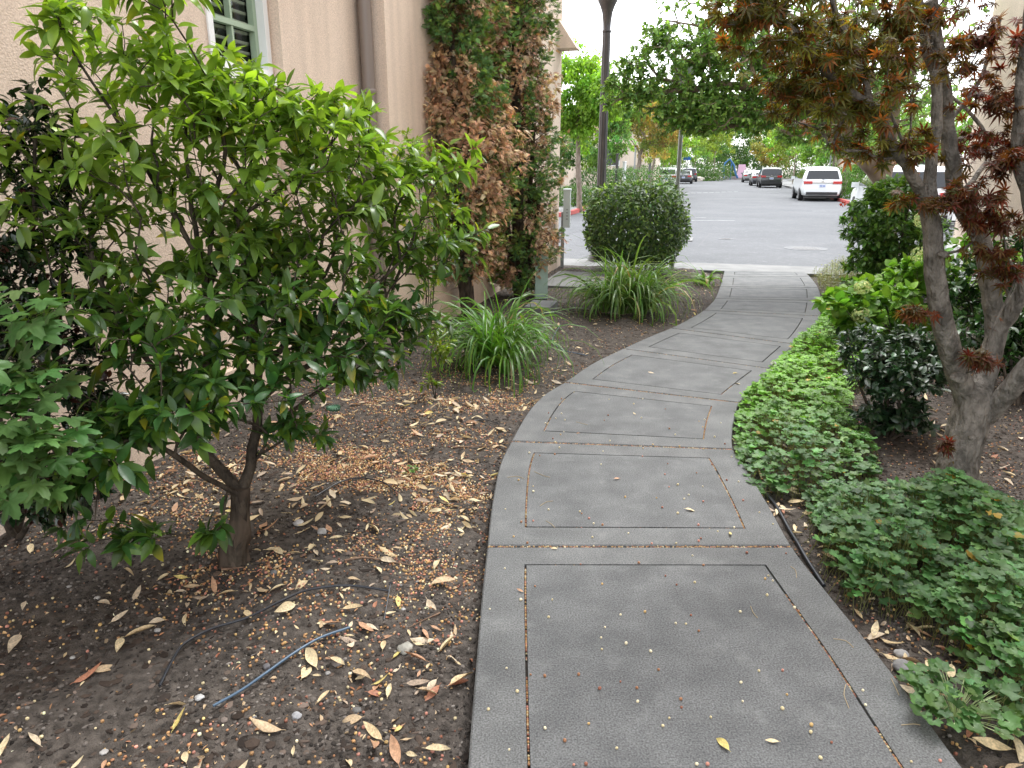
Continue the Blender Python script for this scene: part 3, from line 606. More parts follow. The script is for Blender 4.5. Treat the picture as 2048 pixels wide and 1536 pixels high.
spec = [(P(90, 330, 2.75), (.24, .25, .24), 3), (P(480, 200, 3.0), (.25, .25, .14), 3), (P(730, 330, 3.4), (.3, .3, .22), 3.5), (P(560, 560, 3.0), (.45, .3, .25), 4), (P(250, 110, 2.8), (.34, .25, .17), 5), (P(390, 160, 2.9), (.26, .28, .20), 4.5), (P(120, 20, 2.7), (.14, .15, .12), 1), (P(300, -40, 2.7), (.22, .2, .12), 1.6), (P(270, 320, 2.8), (.46, .35, .30), 8), (P(560, 260, 3.0), (.40, .3, .24), 8),
        (P(690, 215, 3.1), (.14, .15, .07), 1.2), (P(500, 450, 3.0), (.55, .38, .3), 9), (P(150, 460, 2.7), (.26, .3, .3), 3.5), (P(280, 640, 2.55), (.45, .35, .24), 8), (P(600, 640, 2.9), (.45, .35, .25), 8), (P(460, 760, 2.55), (.40, .22, .14), 5), (P(700, 420, 3.3), (.40, .35, .35), 7),
        (P(850, 350, 3.6), (.30, .25, .16), 3.5), (P(830, 480, 3.6), (.33, .25, .28), 6), (P(900, 470, 3.6), (.20, .2, .18), 1.6), (P(770, 630, 3.5), (.34, .25, .18), 4.5), (P(730, 730, 3.2), (.24, .2, .10), 3), (P(960, 290, 3.6), (.06, .06, .04), .4),
        (P(240, 860, 2.25), (.28, .2, .12), 4), (P(330, 820, 2.4), (.22, .15, .1), 2), (P(180, 960, 2.2), (.18, .1, .07), 1.6), (P(230, 1070, 2.2), (.22, .1, .05), 1.5), (P(420, 1065, 2.3), (.03, .03, .03), .35), (P(640, 860, 2.9), (.05, .05, .04), .4), (P(560, 850, 2.75), (.12, .1, .08), .8)]
tips = blobs(spec, 1130, .5)
g = grow(limbs, tips, .05, .0015, 2.4, .30, .3, .5)
m = MB(); wood(m, g, 7, 4, wob=.04)
local(m, root, 'branches', M['darkbark'], True)
# fluted trunk with root flare
m = MB(); k = 18; a = np.arange(k) / k * 6.283; fl = 1 + .14 * np.cos(a * 5 + 1) + .06 * np.cos(a * 9)
q = catmull([Tb + [0, 0, -.04], Tb + [0, 0, .0], Tb + [.002, 0, .05], Tb + [.004, 0, .13], P(478, 1060, 2.62), P(479, 1040, 2.62), P(480, 1010, 2.64), P(481, 975, 2.64)], .02)
hz = (q[:, 2] - Tb[2]); rr = np.interp(hz, [-.04, 0, .06, .14, .20, .215, .25, .30], [.088, .078, .056, .050, .051, .045, .036, .033]); m.tube(q, rr, k, flute=fl, wob=.012)
local(m, root, 'trunk', mat('weathered shrub trunk', (.045, .034, .026), .85, col2=(.115, .088, .066), nscale=16, bump=1, bscale=50, spec=.2, stretch=(1, 1, .25)), True)
G1 = (.050, .118, .030); _, n1 = foliage(root, g, LEAF_LONG, .088, G1, M['leaf'], alt=(.085, .16, .022), frac=.3, tip=(.50, .40, .03), tipfrac=.035, per=5, along=5, spread=1.1, top=(1.0, .8, (.27, .41, .055)), var=.25, grav=.25)
print('laurel leaves', n1)

# --- pale seedling and twiggy yellow bush ---
def small_bush(name, base, spec, ntips, label, cat, tmpl, size, col, mt, stems=4, per=5, along=5, group=None, bark='darkbark', tipr=.0012, step=.04, root_r=.008, lenw=.3, **kw):
    root = plant(name, base, label, cat, group); tips = blobs(spec, ntips, kw.pop('shell', .5)); c = np.mean([s[0] for s in spec], axis=0); limbs = []
    limbs.append(([base + [0, 0, -.05], base + [0, 0, .02], base * .6 + c * .4 + rng.normal(0, .01, 3)], root_r, root_r * .6))
    for i in range(stems):
        e = tips[rng.integers(len(tips))]; limbs.append(([base, base * .5 + e * .5 + rng.normal(0, .03, 3) + (base - c) * .05, e], root_r * .8, root_r * .25))
    g = grow(limbs, tips, step, tipr, 2.3, lenw); m = MB(); wood(m, g, 6, 3); local(m, root, 'branches', M[bark], True)
    f, n = foliage(root, g, tmpl, size, col, mt, per=per, along=along, **kw); return root, g, n
b = G(870, 800, -.02)
small_bush('seedling', b, [(P(880, 690, b[1] + .03), (.09, .08, .14), 3), (P(860, 760, b[1]), (.10, .06, .06), 1)], 26, 'small pale yellow green seedling beside the strappy clump', 'plant', LEAF_LONG, .055, (.16, .24, .03), M['leaf'], root_r=.004)
b = G(860, 680, -.02); Yb = b[1]
small_bush('yellow_bush', b, [(P(830, 300, Yb - .3), (.22, .15, .20), 3), (P(880, 420, Yb - .3), (.2, .2, .35), 3), (P(860, 560, Yb), (.15, .15, .2), 1)], 130, 'thin yellow green leafy bush behind the tall glossy shrub', 'shrub', LEAF_OV, .045, (.22, .34, .03), M['leaf'], root_r=.009, stems=5, along=7)

# --- far left: dark shrub by the wall and big lobed leaves ---
b = G(30, 1085, -.04)
small_bush('dark_shrub', b, [(P(60, 420, 2.75), (.28, .2, .38), 5), (P(40, 700, 2.7), (.32, .25, .32), 7), (P(60, 960, 2.6), (.20, .2, .22), 4), (P(60, 250, 2.7), (.16, .14, .16), 1.2), (P(200, 620, 2.85), (.16, .14, .25), 2), (P(190, 820, 2.85), (.14, .14, .16), 2.2), (P(-30, 560, 2.5), (.2, .2, .4), 4), (P(120, 960, 2.6), (.2, .15, .15), 3)], 760, 'dark purplish green shrub standing against the left wall', 'shrub', LEAF_OV, .05, (.018, .036, .014), M['camel'], root_r=.02, stems=9, per=6, along=8, alt=(.05, .02, .015), frac=.12, top=(1.75, .5, (.05, .11, .02)))
LOBED = [lobed_t(), lobed_t(droop=.45, cup=.2), lobed_t(droop=.1, cup=-.05, wd=30)]
def subdiv_lobe(t):  # serrate: jitter nothing, keep outline
    return t
b = G(-60, 1150, -.04)
root = plant('lobed_leaf_plant', b, 'plant with big soft lobed green leaves at the left edge of the photo', 'plant')
pts = blobs([(P(30, 640, 2.1), (.14, .15, .14), 3), (P(40, 760, 2.05), (.16, .15, .10), 3), (P(50, 880, 1.95), (.15, .15, .12), 5), (P(10, 980, 1.9), (.14, .12, .06), 2.5), (P(-60, 820, 1.95), (.15, .2, .35), 5), (P(90, 900, 2.0), (.10, .12, .12), 2)], 160, .6)
m = MB(); d = nrm(pts - (b + [0, 0, .5])); d = d * .6 + np.array([.25, -.35, -.25]) + rng.normal(0, .3, d.shape); up = np.array([.15, -.45, 1]) + rng.normal(0, .3, d.shape)
put(m, LOBED, pts, frames(d, up), rng.uniform(.05, .085, len(pts)), cols(len(pts), (.085, .18, .045), .18)); local(m, root, 'leaves', M['leafdull'], True)
g = grow([([b, b + [0, 0, .3], P(-20, 800, 2.0)], .012, .006)], pts[::2], .06, .0018); m = MB(); wood(m, g, 6, 4); local(m, root, 'stems', mat('green stem', (.07, .10, .03), .6), True)

# --- two ragged conifers against the wall ---
SPR = [spray_t(6, .2, .25), spray_t(5, .22, .05), spray_t(6, .18, .5)]
def conifer(base, top, prof, ntip, label, lean=0):
    """prof: [(z, radius)]"""
    root = plant('columnar_conifer', base, label, 'conifer', 'ragged columnar conifers against the wall')
    H = prof[-1][0]; m = MB(); ax = np.array([base + [lean * z, 0, z] for z in np.linspace(-.1, H, 14)]); 
    m.tube(ax, np.linspace(.085, .02, 14), 9, wob=.12)
    for i in range(5): # extra stems low down
        a = rng.random() * 6.28; e = base + [math.cos(a) * .25, math.sin(a) * .2, 1.2 + rng.random()]; m.tube(catmull([base + [math.cos(a) * .05, math.sin(a) * .05, 0], (base + e) / 2 + [math.cos(a) * .04, 0, 0], e], .1), np.linspace(.03, .012, len(catmull([base, (base + e) / 2, e], .1)))[:1].repeat(len(catmull([base + [math.cos(a) * .05, math.sin(a) * .05, 0], (base + e) / 2 + [math.cos(a) * .04, 0, 0], e], .1))), 5, wob=.1)
    zz = [p[0] for p in prof]; rr_ = [p[1] for p in prof]
    # ragged tufts
    nt = ntip; tz = rng.uniform(zz[0], H, nt); ta = rng.random(nt) * 6.283; tr_ = np.interp(tz, zz, rr_) * (1 - .55 * rng.random(nt) ** 2.2) * (.72 + .56 * vn(ta * 1.6 + lean * 9, tz * 1.7, 1.6))
    C = base + np.stack([tr_ * np.cos(ta) + lean * tz, tr_ * np.sin(ta) * .85, tz], 1)
    vv = C @ NV; C = C + NV * np.maximum(-2.68 - vv, 0)[:, None]
    # colour patches: green or browned
    pn = vn(ta * 1.3 + base[0] * 7, tz * 1.1, 1.9) + rng.normal(0, .10, nt)
    brown = pn > .505
    Ps, Ds, Us, Cs, Bs = [], [], [], [], []
    for i in range(nt):
        k = rng.integers(20, 29); o = np.array([math.cos(ta[i]), math.sin(ta[i]) * .9, 0]); pd = o * .9 + np.array([0, 0, .55 if not brown[i] else -.15])
        d = pd + rng.normal(0, .5, (k, 3)); p = C[i] + rng.normal(0, .036, (k, 3)) - o * .04
        Ps.append(p); Ds.append(d); Us.append(np.array([0, 0, 1]) + o * .7 + rng.normal(0, .4, (k, 3)))
        if brown[i]: c = cols(k, (.58, .39, .24), .3, (.34, .19, .11), .25)
        elif pn[i] > .47: c = cols(k, (.19, .22, .05), .25)
        else: c = cols(k, (.11, .21, .07), .25, (.19, .31, .06), .35)
        Cs.append(c)
    # inner dead twigs
    k = nt * 3; z = rng.uniform(zz[0], H, k); a = rng.random(k) * 6.28; q = np.interp(z, zz, rr_) * rng.uniform(.15, .75, k)
    Ps.append(base + np.stack([q * np.cos(a) + lean * z, q * np.sin(a) * .85, z], 1)); Ds.append(np.stack([np.cos(a), np.sin(a), -.2 + 0 * a], 1) + rng.normal(0, .5, (k, 3))); Us.append(rng.normal(0, 1, (k, 3))); Cs.append(cols(k, (.09, .05, .03), .35))
    Ps, Ds, Us, Cs = map(np.concatenate, (Ps, Ds, Us, Cs)); n = len(Ps)
    local(m, root, 'trunk', M['darkbark'], True)
    m = MB(); put(m, SPR, Ps, frames(Ds, Us), rng.uniform(.042, .085, n), Cs); local(m, root, 'foliage', M['spray'])
    m = MB()
    for i in range(0, nt, 6):
        s = base + np.array([lean * tz[i], 0, tz[i] - .25]); m.tube([s, (s + C[i]) / 2 - [0, 0, .03], C[i]], [.008, .006, .003], 4)
    local(m, root, 'twigs', M['darkbark'], True)
cb = G(938, 640, -.03); conifer(cb, None, [(.5, .22), (.8, .42), (1.2, .62), (1.6, .72), (1.95, .70), (2.3, .60), (3.0, .55), (4.4, .38), (5.4, .1)], 1100, 'nearer of the two ragged conifers, browned in patches, left of the gap', -.05)
cb2 = G(1040, 596, -.03); conifer(cb2, None, [(.15, .25), (.5, .48), (.9, .54), (1.6, .56), (2.2, .52), (2.9, .46), (3.8, .42), (4.8, .3), (5.6, .1)], 1100, 'farther of the two ragged conifers, greener, reaching the building corner', -.02)

# --- strap-leaved clumps ---
M['fibre'] = mat('fibrous base', (.16, .12, .07), .9, vcol=True)
def strap_clump(base, nb, length, spread, label, cat='grass clump', wd=.011, colr=(.10, .21, .035), heads=3, dead=.025, group='strap-leaved clumps'):
    root = plant('strappy_clump', base, label, cat, group); m = MB()
    hd = [base + np.array([rng.normal(0, spread * .6), rng.normal(0, spread * .5), 0]) for _ in range(heads)]
    for i in range(nb):
        h = hd[i % heads]; a = rng.random() * 6.283; o = np.array([math.cos(a), math.sin(a), 0]); L = length * rng.uniform(.55, 1.1); el = rng.uniform(.3, 1.5) if rng.random() > .15 else .1
        drp = rng.uniform(.6, 1.5); n = 9; p = h + o * rng.uniform(0, .05); ang = math.pi / 2 - el * .55; pts = [p.copy()]; 
        if rng.random() < .08: drp *= .3
        for j in range(n - 1):
            p = p + (o * math.cos(ang) + np.array([0, 0, math.sin(ang)])) * L / (n - 1); ang -= drp * (.25 + .16 * j) * .55; pts.append(p.copy())
        pts = np.array(pts); gz = soilz(pts[:, 0], pts[:, 1]); pts[:, 2] = np.maximum(pts[:, 2], gz + .006)
        sd = np.array([-o[1], o[0], 0]); tw = rng.normal(0, .35); sd = sd * math.cos(tw) + np.array([0, 0, math.sin(tw)]); ww = wd * rng.uniform(.6, 1.15) * np.array([.7, .95, 1, 1, .95, .85, .68, .42, .05])
        Vl = pts - sd * ww[:, None]; Vm = pts - np.array([0, 0, 1]) * ww[:, None] * .35; Vr = pts + sd * ww[:, None]; j = np.arange(n - 1)
        F = np.concatenate([np.stack([j, n + j, n + j + 1, j + 1], 1), np.stack([n + j, 2 * n + j, 2 * n + j + 1, n + j + 1], 1)])
        c = cols(1, colr, .22)[0]
        C = np.tile(c, (3 * n, 1))
        if rng.random() < dead: C = np.tile(cols(1, (.38, .28, .14), .2)[0], (3 * n, 1))
        m.add(np.concatenate([Vl, Vm, Vr]), F, C)
    local(m, root, 'blades', M['blade'], True)
    m = MB()
    for h in hd:
        for _ in range(7): m.tube([h + rng.normal(0, .02, 3) * [1, 1, 0] - [0, 0, .03], h + rng.normal(0, .03, 3) * [1, 1, 0] + [0, 0, .09]], [.016, .009], 6, col=(.5, .42, .3))
        local(m, root, 'crown_base', M['fibre'], True); m = MB()
    return root
b1 = G(990, 735, -.02); b1[2] = soilz(b1[0], b1[1])
strap_clump(b1 + [0, .12, 0], 330, 1.02, .18, 'arching strappy green clump nearest the camera by the path', wd=.0105, heads=5)
b2 = G(1245, 632, -.02); strap_clump(b2 + [0, .1, 0], 420, 1.12, .28, 'wide strappy clump in front of the clipped round bush', wd=.012, colr=(.14, .24, .06), heads=7, dead=.06)
b3 = G(1408, 570, -.02); strap_clump(b3, 36, .40, .07, 'small tuft of strappy leaves near the end of the bed', wd=.017, colr=(.12, .25, .035), heads=2)

# --- clipped round bush ---
bc = G(1262, 543, -.02); root = plant('clipped_bush', bc, 'clipped round bush with dark green leaves beside the sign post', 'bush')
RB = np.array([.74, .72, .64]); cen = bc + np.array([.03, 0, .73]); m = MB(); n = 11000
v = nrm(rng.standard_normal((n, 3))); rad = np.abs(v); sq = 1 / ((np.abs(v) ** 3.1).sum(1) ** (1 / 3.1))[:, None]; q = (1.03 - .33 * rng.random((n, 1)) ** 2.2)
lump = 1 + .20 * (vn(np.arctan2(v[:, 1], v[:, 0]) * 2, v[:, 2] * 3, 1.5) - .5)[:, None]; p = cen + v * sq * q * RB * lump * (1 - .22 * np.clip(-v[:, 2:3] - .3, 0, 1)); d = v * .3 + np.array([0, 0, -.35]) + rng.normal(0, .6, (n, 3)); up = v * 1.2 + rng.normal(0, .3, (n, 3)) + np.array([0, 0, .4])
put(m, LEAF_OV, p, frames(d, up), rng.uniform(.06, .095, n), cols(n, (.065, .12, .035), .38, (.16, .25, .06), .2)); local(m, root, 'leaves', M['leafdull'], True)
g = grow([([bc - [0, 0, .05], bc + [0, 0, .2]], .05, .04)], cen + nrm(rng.standard_normal((60, 3))) * RB * .8, .12, .005); m = MB(); wood(m, g, 7, 5); local(m, root, 'trunk', M['darkbark'], True)

M['camelsoft'] = leafmat('dark leaf', .36, .15)
# --- right bed: camellias, hydrangea, low cover ---
b = G(1775, 592, -.04); Yc = b[1]
small_bush('camellia', b, [(P(1765, 450, Yc), (.52, .45, .42), 8), (P(1790, 385, Yc), (.34, .4, .20), 4), (P(1760, 520, Yc), (.50, .4, .25), 5), (P(1730, 570, Yc - .1), (.28, .3, .12), 2), (P(1840, 480, Yc), (.4, .4, .5), 3)], 900, 'tall glossy camellia bush at the right where the path meets the street', 'shrub', LEAF_OV, .095, (.095, .18, .045), M['leaf'], root_r=.02, stems=8, per=6, along=5, step=.08, top=(1.0, .6, (.13, .24, .05)), var=.3, lift=0, grav=.3)
b = G(1775, 888, -.04); Yd = b[1] + .05
small_bush('camellia', b, [(P(1790, 745, Yd), (.30, .28, .15), 7), (P(1760, 690, Yd + .3), (.28, .28, .14), 4), (P(1850, 700, Yd + .2), (.26, .28, .16), 4), (P(1800, 830, Yd - .05), (.27, .2, .09), 3.5)], 420, 'low dark glossy camellia beside the maple trunk', 'shrub', LEAF_OV, .062, (.022, .052, .02), M['camelsoft'], root_r=.016, stems=8, per=6, along=5, step=.05, var=.3, lift=0, grav=.3)
b = G(2030, 830, -.04); Ye = b[1] + .3
small_bush('camellia', b, [(P(1990, 680, Ye), (.35, .3, .25), 5), (P(2030, 560, Ye + .4), (.5, .3, .35), 5), (P(2090, 700, Ye - .1), (.4, .4, .35), 5), (P(1930, 590, Ye + .6), (.3, .3, .25), 3)], 430, 'dark leafy shrub half hidden behind the maple limbs', 'shrub', LEAF_OV, .075, (.028, .07, .018), M['camel'], root_r=.018, stems=8, per=6, along=5, step=.07, var=.3, grav=.25)
LEAF_WIDE = [leaf_t(.72, 6, .08, bd, .85, tw) for bd, tw in ((.15, 0), (.3, .2), (.25, -.3))]
b = G(1830, 740, -.04); Yh = b[1] + .35
hroot, g, _ = small_bush('hydrangea', b, [(P(1760, 590, Yh), (.34, .3, .13), 4), (P(1720, 640, Yh - .1), (.2, .25, .12), 2), (P(1840, 560, Yh + .3), (.36, .35, .3), 5), (P(1990, 520, Yh + .5), (.4, .3, .3), 3), (P(1690, 600, Yh), (.25, .3, .08), 3), (P(1850, 640, Yh), (.3, .3, .15), 3), (P(1960, 610, Yh), (.3, .3, .15), 2)], 340, 'hydrangea with broad lime leaves and round greenish cream flower heads', 'shrub', LEAF_WIDE, .105, (.15, .30, .04), M['leafdull'], root_r=.012, stems=9, per=4, along=3, step=.08, var=.2)
HC = [(1847, 440, Yh + .35, .085), (1842, 510, Yh + .2, .09), (1725, 575, Yh - .2, .07), (1722, 630, Yh - .25, .08), (1985, 430, Yh + .5, .08), (1690, 700, Yh - .6, .06), (1945, 520, Yh + .3, .075)]
FL = [round_t(4, 12, .4, .1)]
for (px, py, Y_, r) in HC:
    c = P(px, py, Y_); n = 190; v = nrm(rng.standard_normal((n, 3))); m = MB(); put(m, FL, c + v * r * np.array([1, 1, .85]) * rng.uniform(.85, 1, (n, 1)), frames(np.cross(v, rng.standard_normal((n, 3))), v), .024, cols(n, (.50, .58, .26), .15))
    m.tube([c, c - [0, 0, .1], c - [.02, -.03, .35]], [.004, .004, .004], 5, col=(.15, .25, .05)); local(m, hroot, 'flower_head', M['petal'], False)
m = MB(); c = P(1686, 408, Yc - .45); n = 24; v = nrm(rng.standard_normal((n, 3))); put(m, LEAF_OV, c + v * .01, frames(v, np.roll(v, 1, 1)), .035, cols(n, (.55, .07, .02), .15)); local(m, bpy.data.objects['camellia'], 'red_flower', M['petal'])
# fallen dead stick in hydrangea
# --- ground cover ---
GER = [round_t(5, 20, .30, .12), round_t(6, 24, .26, .22), round_t(5, 20, .32, .02)]
def cover_patch(name, poly_px, n, hgt, size, base, label, tint2=None, name2='leaves', yhi=None, stems=True, edge=.25, mounds=None):
    poly = np.array([G(*p)[:2] for p in poly_px]); lo, hi = poly.min(0), poly.max(0); pts = rng.uniform(lo, hi, (n * 6, 2)); pts = pts[inpoly(pts, poly)][:n]
    # distance to polygon edge for a domed height
    d = np.full(len(pts), 9.)
    for i in range(len(poly)):
        a, b_ = poly[i], poly[(i + 1) % len(poly)]; t = np.clip(((pts - a) @ (b_ - a)) / ((b_ - a) @ (b_ - a)), 0, 1); d = np.minimum(d, np.linalg.norm(pts - (a + t[:, None] * (b_ - a)), axis=1))
    top = hgt * (.35 + .65 * np.clip(d / edge, 0, 1) ** .6) * (.45 + 1.0 * vn(pts[:, 0], pts[:, 1], 5.0)); z0 = soilz(pts[:, 0], pts[:, 1]); z = z0 + top * (1 - .65 * rng.random(len(pts)) ** 2.2)
    k = len(pts); p3 = np.column_stack([pts, z]); a = rng.random(k) * 6.283; tl = np.abs(rng.normal(0, .32, k)); up = np.stack([np.cos(a) * tl, np.sin(a) * tl - .12, np.ones(k)], 1); dr = np.stack([np.sin(a * 3), np.cos(a * 3), 0 * a], 1)
    m = MB(); dep = np.clip((z - z0) / (top + 1e-6), 0, 1)[:, None]; C = cols(k, base, .34)
    if tint2 is not None:
        f = np.clip((pts[:, 1:2] - tint2[1]) / tint2[2], 0, 1); C = C * (1 - f) + np.array(tint2[0]) * np.exp(rng.normal(0, .18, (k, 1))) * f
    old = rng.random(k) < .012; C[old] = cols(old.sum(), (.45, .28, .04), .2)
    put(m, GER, p3, frames(dr, up), rng.uniform(.5, 1.3, k) * size, C); ms = MB()
    off = rng.normal(0, .035, (k, 2)); b0 = np.column_stack([pts + off, z0]); r = .0011; w_ = np.array([r, 0, 0])
    mid = (b0 + p3) / 2 + np.array([0, 0, .02]); V = np.stack([b0 - w_, b0 + w_, mid - w_, mid + w_, p3 - w_, p3 + w_], 1).reshape(-1, 3)
    fi = np.arange(k)[:, None] * 6; F = np.concatenate([fi + [0, 1, 3, 2], fi + [2, 3, 5, 4]]); m.add(V, F, np.array([.16, .17, .06]))
    return tag(m.build(name, M['leafdull'], None, True), label, kind='stuff')
cover_patch('ground_cover', [(1478, 955), (1474, 880), (1470, 830), (1490, 790), (1528, 745), (1570, 705), (1612, 672), (1642, 640), (1655, 615), (1700, 600), (1790, 640), (1850, 700), (1700, 790), (1700, 850), (1760, 920), (1755, 960), (1640, 985), (1560, 985), (1510, 975)], 5200, .22, .062, (.09, .20, .05), 'dense bright green scalloped-leaf ground cover spilling over the right edge of the path', tint2=((.17, .36, .035), 3.7, 1.1))
cover_patch('ground_cover', [(1610, 985), (1700, 975), (1850, 990), (1990, 1010), (2060, 1060), (2100, 1180), (2100, 1380), (2080, 1500), (1990, 1440), (1930, 1330), (1850, 1250), (1780, 1215), (1700, 1195), (1680, 1150), (1640, 1100), (1630, 1050)], 2500, .21, .058, (.085, .185, .055), 'grey green scalloped-leaf ground cover in front of the maple trunk')
b = G(1910, 1440, -.03); root = plant('geranium_clump', b, 'small separate clump of scalloped leaves at the lower right beside the path', 'plant')
k = 85; a = rng.random(k) * 6.28; rr_ = rng.random(k) ** .6 * .17; p3 = b + np.stack([rr_ * np.cos(a), rr_ * np.sin(a) * .9, .05 + .10 * (1 - rr_ / .2) * rng.random(k) + .02], 1); up = np.stack([np.cos(a) * .3, np.sin(a) * .3 - .1, np.ones(k)], 1) + rng.normal(0, .15, (k, 3))
m = MB(); put(m, GER, p3, frames(np.stack([np.cos(a), np.sin(a), 0 * a], 1), up), rng.uniform(.045, .07, k), cols(k, (.075, .17, .045), .2)); local(m, root, 'leaves', M['leafdull'], True)
m = MB(); [m.tube([b, (b + q) / 2 + [0, 0, .01], q], .0012, 3, col=(.5, .6, .3)) for q in p3]; local(m, root, 'stems', mat('pale green stem', (.25, .3, .12), .6, vcol=True))
cover_patch('low_hedge', [(1625, 548), (1690, 530), (1740, 560), (1730, 620), (1680, 640), (1645, 625), (1650, 590)], 1500, .22, .035, (.13, .15, .05), 'low brownish green ground cover where the path meets the street')
# white geranium flowers
for i, (px, py, Y_, lab) in enumerate(((1650, 930, 3.55, 'small white flower cluster, the right one of a pair over the ground cover'), (1618, 945, 3.52, 'small white flower cluster, the left one of a pair over the ground cover'), (1547, 728, 5.7, 'small white flower cluster at the path edge farther along the ground cover'))):
    c = P(px, py, Y_); gz = float(soilz(c[0], c[1])); root = plant('white_flower', (c[0], c[1], gz), lab, 'flower', 'white flower clusters')
    m = MB(); m.tube(catmull([np.array([c[0] + .02, c[1], gz]), np.array([c[0] + .03, c[1], (gz + c[2]) / 2]), c], .03), .0014, 4, col=(.3, .35, .15)); local(m, root, 'stem', M['leafdull'])
    m = MB(); n = 34; v = nrm(rng.standard_normal((n, 3))); put(m, LEAF_OV, c + v * .012, frames(v, np.roll(v, 1, 1)), .016, cols(n, (.8, .78, .8), .05)); local(m, root, 'petals', M['petal'])

# --- the red maple ---
Mb = G(1905, 990, -.04); YM = Mb[1]; root = plant('red_maple', Mb, 'multi-limbed maple with smooth grey trunk and dark red leaves on the right', 'tree')
limbs = [
 ([Mb - [0, 0, .08], Mb, Mb + [.012, 0, .09], P(1915, 920, YM + .02), P(1938, 850, YM + .04), P(1945, 790, YM + .05)], .135, .102),
 (PP((1940, 820, YM + .05), (1915, 745, YM + .04), (1895, 680, YM), (1878, 600, YM - .02), (1868, 520, YM - .02), (1862, 440, YM), (1842, 385, YM + .02)), .068, .046),
 (PP((1955, 800, YM + .06), (1975, 740, YM + .1), (1990, 670, YM + .14), (1978, 560, YM + .16), (1960, 470, YM + .18), (1915, 400, YM + .2), (1895, 250, YM + .2), (1880, 130, YM + .1), (1860, 0, YM)), .062, .030),
 (PP((1990, 670, YM + .14), (2030, 610, YM + .1), (2060, 540, YM + .05), (2062, 430, YM), (2035, 300, YM), (2045, 150, YM), (2060, 0, YM)), .050, .022),
 (PP((1960, 850, YM + .05), (2010, 790, YM - .02), (2060, 730, YM - .08), (2130, 640, YM - .1), (2200, 480, YM - .1)), .064, .040),
 (PP((1862, 430, YM), (1845, 390, YM), (1800, 310, YM - .1), (1740, 220, YM - .2), (1660, 150, YM - .3), (1590, 70, YM - .4), (1520, 10, YM - .45), (1460, -40, YM - .5)), .034, .014),
 (PP((1862, 420, YM + .02), (1862, 330, YM + .03), (1875, 200, YM + .05), (1850, 80, YM + .05), (1830, -60, YM)), .034, .02),
 (PP((1745, 225, YM - .2), (1720, 130, YM - .25), (1670, 20, YM - .3), (1650, -60, YM - .3)), .018, .010),
 (PP((1990, 300, YM + .2), (1930, 200, YM + .15), (1900, 140, YM + .1)), .016, .01),
 (PP((1895, 250, YM + .2), (1960, 160, YM + .3), (2000, 40, YM + .3)), .014, .008)]
limbs[8] = (PP((1915, 400, YM + .2), (1980, 300, YM + .5), (1930, 215, YM + .55), (1880, 180, YM + .6)), .016, .01)
spec = [(P(1500, 20, YM - .45), (.16, .25, .10), 4), (P(1580, 80, YM - .4), (.28, .3, .20), 8), (P(1680, 120, YM - .3), (.30, .35, .28), 10), (P(1620, 190, YM - .35), (.20, .25, .10), 4), (P(1730, 220, YM - .2), (.25, .3, .18), 6), (P(1790, 60, YM - .2), (.30, .3, .28), 7), (P(1850, -100, YM - .1), (.6, .5, .3), 9), (P(1560, -60, YM - .4), (.4, .35, .15), 6),
        (P(1960, 80, YM + .1), (.30, .35, .20), 4.5), (P(2010, 200, YM + .1), (.26, .35, .22), 5), (P(1960, 290, YM + .2), (.24, .3, .14), 4), (P(1810, 300, YM), (.14, .2, .12), 2.5), (P(2020, 330, YM - .1), (.22, .2, .14), 2.5), (P(1940, 400, YM - .15), (.20, .15, .07), 3), (P(1990, 440, YM - .1), (.18, .15, .06), 2), (P(1800, 400, YM), (.04, .1, .05), .5),
        (P(1830, 625, YM - .15), (.07, .05, .03), 1.6), (P(1965, 720, YM - .15), (.09, .05, .035), 1.8), (P(2010, 540, YM - .1), (.13, .1, .05), 1.5), (P(1890, 890, YM - .14), (.03, .03, .02), .6), (P(1970, 500, YM - .1), (.1, .1, .04), 1), (P(1760, 300, YM - .1), (.2, .2, .08), 1.5), (P(1900, 400, YM - .05), (.1, .15, .08), 1.2)]
spec = [(c_, r_, w_ * (.6 if c_[0] < 1.5 else .8)) for c_, r_, w_ in spec]
spec += [(P(1900, -450, YM - .4), (1.0, .8, .3), 9), (P(1500, -350, YM - .8), (.7, .6, .25), 5)]
tips = blobs(spec, 1000, .75); g = grow(limbs, tips, .055, .0013, 2.3, .25, .3)
Pn, D, U = leaves_on(g, 2, 5, 1.2, -.1, .25, 7); n = len(Pn); print('maple leaves', n)
for q_ in (0,): g['rad'] = g['rad'] * .84
JM = [palm_t(7, 118, .19, .05, dr_, .2, [.5, .8, 1, 1.12, 1, .8, .5]) for dr_ in (.1, .3, .5)]
U = U * .5 + np.array([0, 0, .6]) + rng.normal(0, .35, (n, 3)); m = MB()
# olive-orange towards the street side, dark red near the trunk
t = np.clip((np.array([toUV(p)[1] for p in Pn]) - .62) / .5, 0, 1)[:, None]; mixr = np.clip(t * .85 + rng.normal(0, .22, (n, 1)), 0, 1)
C = cols(n, (.105, .125, .018), .32, (.20, .085, .018), .22) * (1 - mixr) + cols(n, (.105, .022, .012), .3, (.085, .05, .014), .3) * mixr
put(m, JM, Pn, frames(D, U), rng.uniform(.034, .058, n), C); local(m, root, 'leaves', M['maple'])
m = MB(); wood(m, g, 14, 4, wob=.02); 
